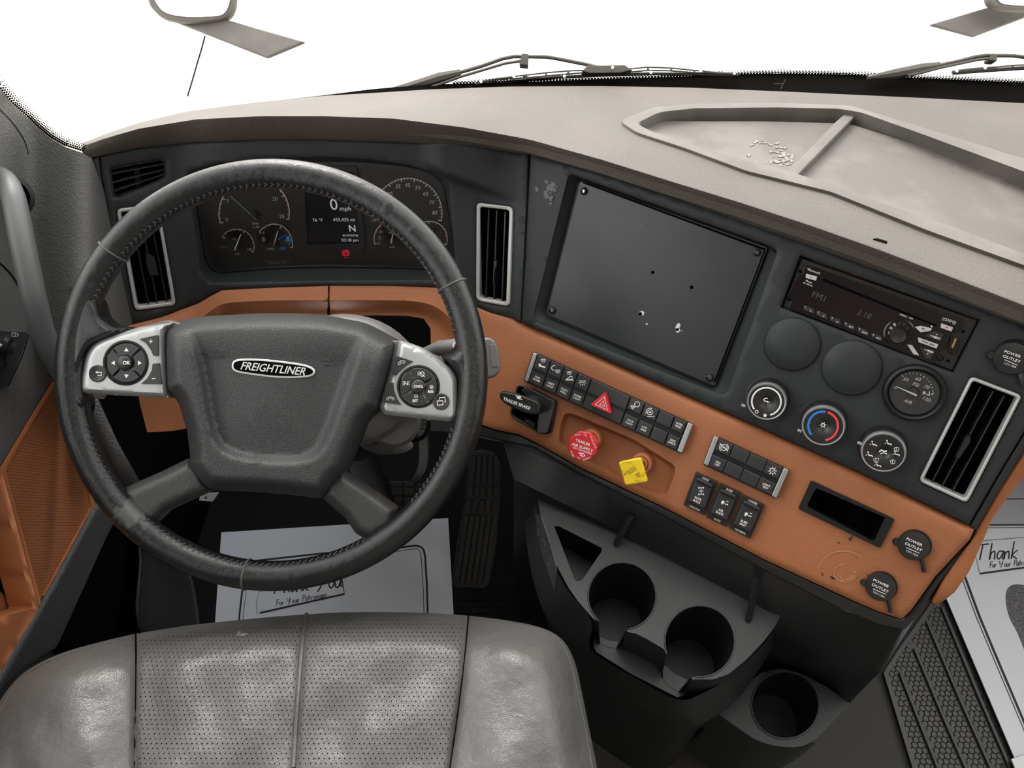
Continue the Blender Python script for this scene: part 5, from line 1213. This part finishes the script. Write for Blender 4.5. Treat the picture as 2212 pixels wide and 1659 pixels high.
MB().tube(on_seat([tuple(p) for p in spl([(1196, 1372), (1218, 1398), (1236, 1445), (1250, 1505), (1264, 1572), (1274, 1625), (1282, 1680)], 6)], .0010), .0007, 6).build('stitching', 'stitch', ST)
MB().tube(on_seat([tuple(p) for p in spl([(290, 1376), (240, 1388), (150, 1412), (80, 1442), (40, 1475), (6, 1525), (-40, 1620)], 6)], .0008), .0006, 6).build('stitching', 'stitch', ST)
MB().box((-.23, .06, .30), (.42, .44, .40)).build('seat_base', 'black', ST, bevel=.03)

# ============================================================ lower console with cup holders
DZ = .46; D = hz(DZ)
LC = thing('lower_console', 'black lower console with three round cup holders under the dashboard', 'console', atz(1500, 1400, 0))
def arcb(cx_, cy_, rx, ry, p0, p1, n=28, dirn=-1):
    'points (crop frame B7) on an ellipse from near p0 to near p1; dirn -1 goes right, over the top, left'
    a0 = math.atan2((p0[1]-cy_)/ry, (p0[0]-cx_)/rx); a1 = math.atan2((p1[1]-cy_)/ry, (p1[0]-cx_)/rx)
    if dirn < 0:
        while a1 >= a0: a1 -= 2*math.pi
    else:
        while a1 <= a0: a1 += 2*math.pi
    return [(cx_+rx*math.cos(a0+(a1-a0)*i/n), cy_+ry*math.sin(a0+(a1-a0)*i/n)) for i in range(n+1)]
c1 = (570, 792, 173, 172); c2 = (962, 1020, 178, 182)
arc2 = arcb(*c2, (925, 1190), (800, 1085)); arc1 = arcb(*c1, (590, 955), (460, 915))
deck = [(130, 240), (350, 355), (560, 470), (800, 585), (1000, 680), (1200, 782), (1372, 890), (1340, 950), (1290, 1015), (1200, 1110), (1110, 1185), (1030, 1212), (925, 1212)]+arc2+[(780, 1058), (700, 1010), (640, 980), (600, 972)]+arc1+[(425, 905), (350, 820), (300, 750), (220, 600), (160, 400)]
pock = rnd([(228, 437), (250, 437), (470, 548), (468, 562), (365, 712), (335, 714)], [6, 6, 8, 8, 14, 14], 3)
deckp = B7(*deck)
MB().sheet(deckp, D, lambda x, y: 0, [B7(*pock)], .062, 22).build('cup_tray', 'dark', LC, bevel=.0025, seg=3)
# apron in front of the cups, a step lower
apr = B7((432, 985), (470, 1000), (505, 1015), (545, 1020), (590, 1040), (700, 1090), (800, 1150), (830, 1180), (905, 1215), (1000, 1240), (1060, 1230), (960, 1275), (850, 1302), (620, 1185), (440, 1072), (424, 1040))
AP = hz(DZ-.06)
MB().sheet(apr, AP, lambda x, y: 0, [], .03, 18).build('front_ledge', 'dark', LC, bevel=.002)
def cup(cc, S, dep, nm='cup_well'):
    x, y = B7(cc[:2])[0]; o = S.p(x, y, -.001); R = cc[2]/2.34/F/S.inv(x, y)*.985
    mb = MB().lathe(o, V((0, 0, 1)), [(R*1.0, -.0), (R*.97, -.03), (R*.9, -dep), (R*.86, -dep-.003), (0, -dep-.003)], 48, u=V((1, 0, 0))); mb.f = [f[::-1] for f in mb.f]
    return mb.build(nm, 'black', LC), o, R
for cc in (c1, c2):
    n = 56; x0, y0 = B7(cc[:2])[0]; rx, ry = cc[2]/2.34, cc[3]/2.34; rings = []
    # open toward the seat: the wall is low where the notch is (angles in the picture, clockwise from right)
    aa = [math.atan2((p[1]-cc[1])/cc[3], (p[0]-cc[0])/cc[2]) % (2*math.pi) for p in (((590, 955), (460, 915)) if cc is c1 else ((925, 1190), (800, 1085)))]
    ctr_ = D.p(x0, y0, -.0005)
    for f_, z_ in ((.992, 0), (.965, -.06), (.9, -.10)):
        rg_ = []
        for i in range(n):
            a = 2*math.pi*i/n; p = D.p(x0+rx*math.cos(a), y0+ry*math.sin(a), -.0005); k = ss(aa[0]-.02, aa[0]+.12, a)*(1-ss(aa[1]-.12, aa[1]+.02, a))
            q = ctr_+(p-ctr_)*f_; q.z = p.z+min(z_, -.0605*k if z_ > -.09 else z_)-(.001*(z_ < 0)); rg_.append(q)
        rings.append(rg_)
    MB().loft(rings, True, False, True, flip=True).build('cup_well', 'black', LC)
    MB().tube([p+V((0, 0, .0006)) for p in rings[0]+rings[0][:1]], .0011, 6, False).build('cup_rim', 'dark', LC)
pw = [D.p(x, y, 0) for x, y in B7(*pock)]; MB().loft([pw, [p+V((0, 0, -.05)) for p in pw]], True, False, True, flip=True).build('pocket_well', 'black', LC)
# shell below the tray
def zz(x, y, z): q = B7((x, y))[0]; return atz(q[0], q[1], z)
r0 = [(126, 230), (158, 410), (216, 600), (296, 760), (416, 912), (414, 1060), (620, 1195), (850, 1312), (970, 1285), (1110, 1205), (1210, 1115), (1300, 1015), (1378, 892)]
r1 = [(98, 210), (105, 420), (150, 640), (215, 830), (290, 985), (380, 1110), (600, 1262), (860, 1400), (1010, 1360), (1150, 1260), (1235, 1160), (1310, 1050), (1380, 910)]
r2 = [(85, 210), (80, 430), (110, 660), (170, 860), (262, 1015), (350, 1125), (590, 1285), (880, 1440), (1040, 1400), (1170, 1290), (1250, 1180), (1320, 1070), (1385, 920)]
ra = [zz(x, y, DZ-(.001 if i < 5 else .03)) for i, (x, y) in enumerate(r0)]; rb_ = [zz(x, y, .395) for x, y in r1]; rc_ = [zz(x, y, .37) for x, y in r2]; ctr = atz(1480, 1350, .3)
rd = [V((p.x+(ctr.x-p.x)*.12, p.y+(ctr.y-p.y)*.10, .30)) for p in rc_]; re_ = [V((p.x+(ctr.x-p.x)*.2, p.y+(ctr.y-p.y)*.15, .0)) for p in rc_]
ups = lambda r: [tuple(p) for p in spl(r, 4)]
MB().loft([[V(p) for p in ups(r)] for r in (ra, rb_, rc_, rd, re_)], closed=False).build('console_shell', 'dark', LC)
# black support below the tan trim
def opx(x, y, h=-.024): return OR.p(x, y-9, h)
t0 = [opx(1085, 958), opx(1300, 1055), opx(1560, 1190), opx(1800, 1312), opx(1925, 1362), opx(1980, 1332), opx(2050, 1235), opx(2108, 1152)]
t1 = [atz(1110, 1035, .485), atz(1340, 1148, .47), atz(1600, 1278, .47), atz(1720, 1372, .44), atz(1868, 1440, .41), atz(1912, 1440, .41)]
t1 += [V((p.x, p.y, .45)) for p in t0[6:]]
t2 = [V((t1[0].x, t1[0].y+.01, .33)), V((t1[1].x, t1[1].y, .33)), atz(1500, 1370, .33), atz(1650, 1415, .33), atz(1778, 1462, .33), atz(1838, 1516, .33)]+[V((p.x, p.y, .33)) for p in t0[6:]]
t3 = [V((p.x, p.y, 0)) for p in t2]
MB().loft([[V(p) for p in ups(r)] for r in (t0, t1, t2, t3)], closed=False, flip=True).build('support', 'satin', LC)
for a, c_ in (((1636, 1246, .505), (1617, 1340, .462)), ((1362, 1112, .50), (1330, 1176, .462))):
    p, q = atz(*a), atz(*c_); MB().tube([p, p*.6+q*.4, q], [.0055, .0045, .004], 4).build('divider_clip', 'satin', LC)
# lower tier with the third cup
TZ = .33; TP = hz(TZ); tier = rnd(B8((133, 1300), (430, 1045), (560, 1020), (700, 1060), (866, 1150), (1003, 1240), (880, 1370), (760, 1490), (690, 1522), (600, 1528), (480, 1510), (390, 1478)), [3, 10, 10, 10, 3, 3, 10, 12, 14, 14, 14, 14], 3)
c3 = ell(1696, 1523, 73, 73, 44)
MB().sheet(tier, TP, lambda x, y: 0, [c3], .20, 20).build('lower_tray', 'dark', LC, bevel=.003, seg=3)
MB().loft([[TP.p(x, y, -.0005) for x, y in c3], [TP.p(x, y, -.0005)*1+V((0, 0, -.09)) for x, y in ell(1696, 1523, 68, 68, 44)]], True, False, True, flip=True).build('cup_well', 'black', LC)
MB().tube([TP.p(x, y, .0004) for x, y in c3+c3[:1]], .0013, 6, False).build('cup_rim', 'dark', LC)
MB().loft([[atz(x, y, z) for x, y in B8((0, 1290), (133, 1300), (390, 1480), (480, 1512), (600, 1530), (700, 1524), (762, 1492))] for z in (.325,)]+[[atz(x, y, .25) for x, y in B8((-20, 1380), (110, 1420), (330, 1570), (470, 1622), (600, 1618), (700, 1560), (770, 1500))], [atz(x, y, .22) for x, y in B8((-20, 1400), (110, 1440), (330, 1590), (470, 1640), (600, 1635), (700, 1570), (775, 1500))]], closed=False).build('lower_lip', 'satin', LC)
MB().ribbon(B8((862, 1147), (1003, 1240)), 2, TP, .0006).build('joint_line', 'void', LC)
# warning label on the shell's left flank
nl = (rb_[1]-ra[1]).cross(ra[2]-ra[1]).normalized(); nl = nl if nl.dot(EYE-ra[1]) > 0 else -nl
LP = Plane((ra[1]+ra[2]+rb_[2])/3+nl*.012, (ra[2]-ra[1]), nl)
lbq = MB().prism(B7((128, 372), (160, 385), (205, 520), (240, 660), (228, 765), (160, 560)), LP, -.0006, 0).build('warning_label', 'labelg', LC, smooth=False)
b = MB()
for (x, y), (x2, y2) in (((143, 450), (147, 485)), ((170, 500), (185, 535)), ((197, 615), (202, 640)), ((178, 560), (190, 565)), ((205, 660), (225, 680)), ((212, 600), (228, 640)), ((200, 590), (214, 620))): b.ribbon(B7((x, y), (x2, y2)), 2.5 if x < 200 else 1, LP, .0004)
b.build('lettering', 'greyp', lbq, smooth=False)

# ============================================================ pedals
pb, ptp = EYE+ray(1010, 1275)*1.365, EYE+ray(1040, 985)*1.328
PW = Plane(pb, V((1, 0, 0)), V((0, -(ptp.z-pb.z), ptp.y-pb.y)))
AC = thing('accelerator_pedal', 'long ribbed black accelerator pedal right of the brake pedal', 'pedal', pb)
MB().prism(rnd(B5((1895, 62), (1950, 50), (2010, 70), (2040, 135), (2040, 320), (2020, 560), (1985, 765), (1960, 790), (1800, 785), (1783, 760), (1810, 560), (1850, 330), (1872, 130)), 4), PW, -.014, 0).build('pad', 'rubber', AC, bevel=.002)
def pgrid(x0t, x1t, x0b, x1b, y0, y1, n, gap=.16, h=.006, par=None, nm='tread_rib'):
    for i in range(n):
        a, c_ = (i+gap/2)/n, (i+1-gap/2)/n
        q = B5((x0t+(x1t-x0t)*a, y0), (x0t+(x1t-x0t)*c_, y0), (x0b+(x1b-x0b)*c_, y1), (x0b+(x1b-x0b)*a, y1))
        MB().prism(q, PWc, -.001, h).build(nm, 'rubber', par, bevel=.0012)
PWc = PW
pgrid(1890, 2030, 1868, 2038, 85, 238, 5, .3, .005, AC); pgrid(1866, 2036, 1860, 2035, 252, 305, 5, .25, .005, AC, 'tread_block'); pgrid(1856, 2032, 1846, 2028, 325, 388, 5, .25, .005, AC, 'tread_block'); pgrid(1846, 2028, 1790, 1980, 405, 765, 6, .22, .005, AC)
BP = thing('brake_pedal', 'black rubber brake pedal with square treads on a bare steel arm', 'pedal', atd(865, 1070, 1.38))
PWc = Plane(atd(865, 1070, 1.36), V((1, 0, 0)), V((0, -.75, .66)))
MB().prism(rnd(B5((1400, 222), (1650, 215), (1660, 240), (1640, 380), (1420, 385), (1380, 260)), 4), PWc, -.012, 0).build('pad', 'rubber', BP, bevel=.002)
for y0, y1 in ((228, 250), (258, 298), (306, 340), (346, 378)): pgrid(1395, 1655, 1398, 1650, y0, y1, 4, .14, .004, BP, 'tread_block')
ba = [atd(912, 930, 1.15), atd(915, 960, 1.19), atd(914, 1000, 1.26), atd(906, 1025, 1.31), atd(893, 1045, 1.36)]
mb = MB()
mb.loft([[p+V((-.008, -.0, .0)), p+V((.008, 0, 0)), p+V((.008, .012, -.01)), p+V((-.008, .012, -.01))] for p in [V(q) for q in spl(ba, 4)]], True, True, True).build('arm', 'steel', BP, bevel=.002)
MB().prism(rnd(B5((470, 285), (545, 280), (512, 328), (443, 322), (447, 302)), 1), Plane(atd(450, 1075, 1.05), V((1, 0, 0)), -FW), -.004, 0, [ell(444, 1075.5, 3.4, 3, 8)]).build('bracket', 'silverp', DB, smooth=False, label='small pale metal bracket with a hole')

# ============================================================ paper mats and rubber mat
HAND = {'T': ([(.0, .95), (.75, 1.0)], [(.38, .97), (.28, 0)]), 'h': ([(.1, 1.05), (.05, 0), (.12, .4), (.3, .52), (.36, .35), (.36, 0)],), 'a': ([(.4, .5), (.15, .5), (.05, .2), (.2, .02), (.4, .35), (.42, .52), (.4, .1), (.52, 0)],),
        'n': ([(.05, .5), (.06, 0), (.1, .35), (.28, .5), (.34, .3), (.36, 0)],), 'k': ([(.12, 1.1), (.06, 0)], [(.4, .55), (.1, .25), (.42, 0)]), 'Y': ([(.0, 1.0), (.08, .55), (.35, .5), (.6, 1.0)], [(.6, 1.0), (.45, .3), (.2, -.15)]),
        'o': ([(.2, .5), (.05, .25), (.2, 0), (.4, .25), (.25, .5)],), 'u': ([(.05, .5), (.08, .1), (.25, 0), (.38, .3), (.4, .5), (.42, .1), (.52, 0)],), 'F': ([(.1, 1), (.05, 0)], [(.1, 1), (.5, 1.0)], [(.07, .5), (.4, .55)]),
        'r': ([(.05, .5), (.06, 0), (.1, .35), (.3, .5)],), 'P': ([(.1, 1), (.05, 0)], [(.1, 1), (.45, .95), (.42, .6), (.08, .5)]), 't': ([(.2, .9), (.18, 0)], [(0, .6), (.38, .62)]), 'g': ([(.35, .5), (.1, .45), (.1, .1), (.35, .2), (.38, .5), (.3, -.35), (.05, -.3)],), 'e': ([(.08, .25), (.38, .3), (.25, .52), (.06, .3), (.15, 0), (.4, .08)],), ' ': ()}
def hand(mb, s, x, y, hp, rot, wd, S, h, adv=.58):
    ca, sa = math.cos(R_(rot)), math.sin(R_(rot)); cx_ = 0
    for ch in s:
        for stl in HAND[ch]:
            pts = spl([(cx_+p[0]+p[1]*.15, p[1]) for p in stl], 4) if len(stl) > 2 else [V((cx_+p[0]+p[1]*.15, p[1])) for p in stl]
            mb.ribbon([(x+(p[0]*ca-p[1]*sa)*hp, y-(p[1]*ca+p[0]*sa)*hp) for p in pts], wd, S, h)
        cx_ += (.85 if ch in 'TY' else adv) if ch != ' ' else .4
    return mb
PF = hz(.012)
PM = thing('paper_floor_mat', 'white paper floor mat under the steering wheel, in front of the seat', 'paper mat', PF.p(720, 1250), 'paper floor mats')
MB().prism([(478, 1150), (700, 1136), (968, 1119), (980, 1330), (986, 1440), (458, 1440)], PF, -.002, 0).build('sheet', 'paper', PM, smooth=False)
b = MB(); fr = [(514, 1440), (517, 1330), (524, 1270), (528, 1225), (545, 1212), (700, 1195), (858, 1184), (900, 1178), (914, 1184), (918, 1198), (922, 1260), (927, 1440)]
fr = [tuple(p) for p in rnd(fr, 6, 3)]
b.ribbon(fr, 4, PF, .0006).ribbon([(x+(8 if x < 530 else -8 if x > 905 else 0), y+(7 if 530 <= x <= 905 else 4)) for x, y in fr], 1.3, PF, .0006)
b.ribbon([(561, 1324), (744, 1283), (737, 1246)], 4, PF, .0008).ribbon([(737, 1246), (560, 1278), (553, 1302), (556, 1326)], 1, PF, .0008)
hand(b, 'Thank You', 583, 1284, 34, 6, 3, PF, .0008, .40); hand(b, 'For Your Patronage', 597, 1309, 13, 10, 1.3, PF, .0008, .46); b.build('print', 'papink', PM, smooth=False)
PM2 = thing('paper_floor_mat', 'white paper floor mat on the passenger side floor at the right edge', 'paper mat', PF.p(2150, 1300), 'paper floor mats')
P2 = hz(.02)
MB().prism([(2040, 1282), (2100, 1190), (2150, 1090), (2180, 980), (2330, 930), (2520, 1300), (2560, 1850), (2280, 1830), (2201, 1659)], P2, -.002, 0).build('sheet', 'paper', PM2, smooth=False)
MB().prism([(2160, 1080), (2185, 985), (2340, 930), (2420, 1130), (2132, 1135)], P2, 0, .0008).build('grey_panel', 'papgrey', PM2, smooth=False)  # far part of the sheet, toned grey
b = MB(); b.ribbon(B8((1720, 390), (1830, 690), (1960, 1000), (2113, 1360), (2250, 1690)), 4.5, P2, .001).ribbon(B8((1700, 395), (1808, 690), (1940, 1005), (2095, 1370), (2230, 1700)), 1.4, P2, .001)
b.ribbon([(2130, 1134), (2400, 1132)], 3.4, P2, .001).ribbon([(2132, 1140), (2400, 1138)], 1.2, P2, .001).ribbon([(2150, 1078), (2400, 1077)], 2, P2, .0012)
b.ribbon([(2117, 1239), (2212, 1226), (2330, 1208)], 4, P2, .001).ribbon([(2117, 1239), (2100, 1170), (2330, 1150)], 1, P2, .001)
hand(b, 'Thank You', 2107, 1210, 34, 2, 2.6, P2, .001, .46); hand(b, 'For Your Patronage', 2138, 1226, 12.5, 4, 1.3, P2, .001, .42); b.build('print', 'papink', PM2, smooth=False)
fp = [tuple(p) for p in spl([(2173, 1290), (2180, 1268), (2200, 1262), (2225, 1272), (2245, 1310), (2262, 1370), (2268, 1440), (2250, 1460), (2225, 1430), (2200, 1370), (2180, 1330)], 4, True)]
MB().flat(fp, P2, .001).build('footprint_print', mat('footprint_ink', (.075, .075, .077), .7, bump=.3, scale=500, var=1.2, vscale=400), PM2, smooth=False)
DMt = thing('rubber_floor_mat', 'black rubber driver side floor mat lying under the pedals and paper', 'rubber mat', PF.p(800, 1200))
DS = hz(.007)
MB().prism(rnd([(300, 1060), (420, 960), (950, 930), (1110, 960), (1130, 1200), (1125, 1460), (300, 1460)], 20), DS, -.006, 0).build('base', 'dmat', DMt, smooth=False)
for q_ in range(7):
    y_ = 1290+q_*14; MB().prism([(985, y_), (1095, y_+2), (1096, y_+8), (985, y_+6)], DS, 0, .003).build('rib', 'dmat', DMt)
RMt = thing('rubber_floor_mat', 'black ribbed rubber mat with honeycomb texture beside the right paper mat', 'rubber mat', PF.p(2000, 1500))
RS = hz(.008); ro = [(1909, 1450), (1945, 1395), (1985, 1340), (2025, 1280), (2100, 1190), (2250, 1500), (2420, 1850), (2040, 1850), (1972, 1659)]
MB().prism(ro, RS, -.006, 0).build('base', 'matr', RMt, smooth=False)
MB().ribbon([(1915, 1452), (1950, 1398), (1990, 1342), (2030, 1284)], 9, RS, .0022).ribbon([(1913, 1452), (1976, 1659), (2044, 1850)], 9, RS, .0022).build('border', 'matr', RMt)
ribs = [B8((1322, 1045), (1450, 1370), (1565, 1659), (1680, 1950)), B8((1415, 890), (1600, 1330), (1745, 1659), (1870, 1950)), B8((1497, 720), (1700, 1200), (1905, 1659), (2030, 1950)), B8((1590, 620), (1830, 1200), (2030, 1659), (2150, 1950))]
for rr in ribs: MB().prism([(p[0]-4, p[1]) for p in rr]+[(p[0]+4, p[1]) for p in rr[::-1]], RS, -.001, .005).build('rib', 'matr', RMt, bevel=.0015)
hc = MB(); s_ = .0056; ri_ = ro
rows = 0; y = .15
while y < .75:
    x = .55+(s_*.866 if rows % 2 else 0)
    while x < 1.05:
        q = V((x, y, .008))-EYE; px = CX+F*q.x/q.dot(FW); py = CY-F*q.dot(UP)/q.dot(FW)
        if 0 < py < 1680 and px < 2230 and pip(px, py, ro) and dpoly(px, py, ro) > 9 and min(dpoly(px, py, r_, False) for r_ in ribs) > 7:
            for k in range(3):
                a, c_ = R_(30+60*k), R_(90+60*k); p0 = V((x+s_*math.cos(a), y+s_*math.sin(a), .008)); p1 = V((x+s_*math.cos(c_), y+s_*math.sin(c_), .008)); t = (p1-p0).normalized(); nn = V((-t.y, t.x, 0))*.0009; z = V((0, 0, .0014))
                hc.add([p0-nn, p0+nn, p1+nn, p1-nn, p0+z, p1+z], [(0, 3, 5, 4), (1, 4, 5, 2)])
        x += s_*1.732
    y += s_*1.5; rows += 1
hc.build('honeycomb', 'matr', RMt, kind='stuff', smooth=False)
tag(MB().prism(B8((2030, 1600), (2113, 1570), (2160, 1700), (2080, 1720)), hz(.025), -.004, 0).build('metal_plate', 'silverp', bevel=.001), 'small grey metal plate at the lower right corner on the mat', 'plate')

# ============================================================ door, pillar, left side
DX = -.60
DP = Plane(V((DX, 0, 0)), V((0, 1, 0)), V((1, 0, 0)))
DR = thing('door_1', 'x', 'x', (DX, .5, .05)); del DR['label']; del DR['category']; struct(DR)
MB().sheet([(-90, 480), (0, 500), (60, 600), (100, 700), (128, 800), (118, 818), (60, 915), (3, 1010), (-90, 1120)], DP, lambda x, y: .004, [], .04, 25).build('upper_trim', 'doorg', DR, bevel=.004)
gq = rnd([(118, 822), (150, 830), (206, 1097), (86, 1320), (4, 1013), (60, 915)], 4)
gi = inset(gq, 7)
grl = MB().prism(gq, DP, -.02, .004, [gi]).build('speaker_frame', 'orange_s', DR, bevel=.0015)
gr2 = MB().sheet(inset(gq, 5), DP, lambda x, y: .001, [], .02, 40).build('speaker_grille', 'orange_s', DR)
d_ = MB(); z = .2; r = 0
while z < 1.1:
    yy = .2+(.0022 if r % 2 else 0)
    while yy < 1.0:
        q = V((DX+.0015, yy, z))-EYE; dpt = q.dot(FW)
        if dpt > .1:
            px = CX+F*q.x/dpt; py = CY-F*q.dot(UP)/dpt
            if px > 2 and pip(px, py, gi) and dpoly(px, py, gi) > 2.5 and px < 225:
                c_ = V((DX+.0014, yy, z)); d_.add([c_+V((0, .00125*math.cos(k*1.2566), .00125*math.sin(k*1.2566))) for k in range(5)], [tuple(range(5))])
        yy += .0042
    z += .0038; r += 1
print('grille holes', len(d_.f))
d_.build('perforations', 'perf', gr2, kind='stuff', smooth=False)
MB().sheet([(-90, 1030), (4, 1016), (86, 1322), (62, 1360), (-10, 1480), (-90, 1560)], DP, lambda x, y: .005, [rnd([(-80, 1050), (-2, 1042), (72, 1314), (-2, 1334), (-80, 1345)], 5)], .03, 22).build('pocket', 'orange_s', DR, bevel=.003)
MB().sheet([(-90, 1040), (0, 1030), (80, 1318), (0, 1350), (-90, 1360)], DP, lambda x, y: -.03, [], .01, 30).build('pocket_back', 'orange_s', DR)
MB().sheet([(86, 1324), (208, 1098), (262, 1060), (290, 1060), (239, 1150), (126, 1402), (40, 1462), (-90, 1600), (-90, 1565), (-8, 1482), (62, 1362)], DP, lambda x, y: .010, [], .05, 20).build('lower_trim', 'doord', DR, bevel=.006)
sp_ = MB().prism(rnd([(-60, 712), (60, 718), (48, 760), (18, 830), (-60, 850)], 3), DP, 0, .010).build('door_switch_panel', 'face', DR, bevel=.002)
k = pk(DP, 2, 745); MB().lathe(DP.p(-2, 746, .010), V((1, 0, 0)), [(22*k, 0), (21*k, .012), (14*k, .015), (0, .013)], 28).build('mirror_knob', 'satin', sp_)
MB().prism(rnd([(-40, 775), (14, 772), (18, 790), (-10, 812), (-40, 812)], 2), DP, .009, .014).build('window_switch', 'satin', sp_, bevel=.001)
b = MB(); b.ribbon([(26, 727), (26, 719), (33, 719), (33, 727)], 1.3, DP, .0106, True).ribbon([(36, 720), (40, 723), (36, 727)], 1.3, DP, .0106); b.flat([(0, 741), (6, 745), (0, 749)], DP, .026); b.build('lettering', 'white', sp_, smooth=False)
MB().ribbon([(62, 722), (50, 765), (18, 834)], 2, DP, .0046).build('panel_gap', 'void', DR)
SLm = MB().loft([[atd(x, y, d) for x, y in ((190, 845), (208, 852), (255, 955), (306, 1046))] for d in (.98,)]+[[atd(x, y, .985) for x, y in ((172, 850), (186, 880), (215, 975), (262, 1068))]], closed=False); SLm.build('door_seal', 'doord', DR, solid=.004)
# A pillar trim
PX = ZFunc(lambda px, py: ray(px, py).x/(-.60+.085*ss(40, 210, px)+.0002*0) if px < 600 else 1)
pt = struct(MB().sheet([(-90, 100), (0, 191), (30, 226), (60, 254), (85, 278), (110, 299), (140, 317), (178, 330), (198, 342), (228, 420), (248, 500), (266, 600), (288, 704), (290, 760), (225, 862), (150, 860), (100, 780), (60, 700), (20, 640), (-90, 630)], PX, lambda x, y: 0, [], .004, 18).build('trim_1', 'doorg'))
MB().ribbon([tuple(p) for p in spl([(-5, 232), (20, 256), (40, 282), (54, 306), (62, 334)], 5)], 1.6, PX, .0006).build('panel_gap', 'void', pt)
MB().ribbon([tuple(p) for p in spl([(-10, 560), (30, 600), (70, 680), (92, 760), (110, 815)], 5)], 3, DP, .0052).build('panel_gap', 'void', DR)
GH = thing('grab_handle', 'long grey grab handle on the left pillar beside the steering wheel', 'handle', atd(26, 410, .86))
gp = [atd(-30, 372, .90), atd(8, 388, .86), atd(26, 420, .835), atd(38, 470, .825), atd(50, 532, .82), atd(64, 600, .82), atd(76, 655, .825), atd(92, 718, .84), atd(116, 772, .86), atd(146, 822, .89), atd(170, 858, .93)]
MB().tube(spl(gp, 5), [.0125+.0000*i for i in range(len(spl(gp, 5)))], 20).build('bar', 'handle', GH)
k = .0005; MB().lathe(atd(20, 425, .875), (EYE-atd(20, 425, .875)).normalized(), [(.026, -.01), (.026, .001), (.021, .003), (.017, -.004), (0, -.006)], 32).build('mount', 'black', GH)
# left footwell panels
KPm = MB().loft([[atd(x, y, d) for x, y, d in r] for r in ([(262, 1060, 1.20), (330, 1150, 1.27), (400, 1210, 1.33)], [(300, 1180, 1.20), (330, 1210, 1.25), (420, 1260, 1.33)], [(292, 1240, 1.17), (340, 1290, 1.24), (430, 1330, 1.33)], [(275, 1380, 1.13), (345, 1400, 1.2), (440, 1400, 1.30)])], closed=False)
struct(KPm.build('trim_2', 'black', sub=1, solid=.006))
# panel closing the dash underside from the windshield
cw = MB(); cw.loft([[T.p(x, interp(back, x), -.004) for x in xs], [gbase(x)+V((0, .006, -.012)) for x in xs], [gbase(x)+V((0, .03, -.03)) for x in xs], [V((gbase(x).x, gbase(x).y+.06, .70)) for x in xs], [V((gbase(x).x, gbase(x).y+.16, .3)) for x in xs], [V((gbase(x).x, gbase(x).y+.18, -.02)) for x in xs]], closed=False)
struct(cw.build('wall_front', 'black'))
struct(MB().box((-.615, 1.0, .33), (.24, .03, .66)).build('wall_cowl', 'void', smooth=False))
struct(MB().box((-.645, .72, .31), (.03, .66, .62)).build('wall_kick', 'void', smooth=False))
print('objects', len(bpy.data.objects))

# added fill light and glowing panel under the dash edge, brightening the paper mat
fl_ = MB().prism(rnd([(640, 690), (700, 690), (700, 715), (640, 715)], 4), Plane(EYE+ray(670, 700)*1.02, V((1, 0, 0)), -FW), -.006, 0).build('footwell_fill_glow', emis('fill_glow', (.9, .95, 1), 2), DB)
la = bpy.data.lights.new('footwell_fill_light', 'AREA'); la.shape = 'RECTANGLE'; la.size = .10; la.size_y = .04; la.energy = 1.5; la.color = (.93, .96, 1)
lo_ = bpy.data.objects.new('footwell_fill_light', la); COL.objects.link(lo_); lo_.location = EYE+ray(670, 715)*1.03+V((0, 0, -.01)); lo_.rotation_euler = (R_(8), 0, 0)
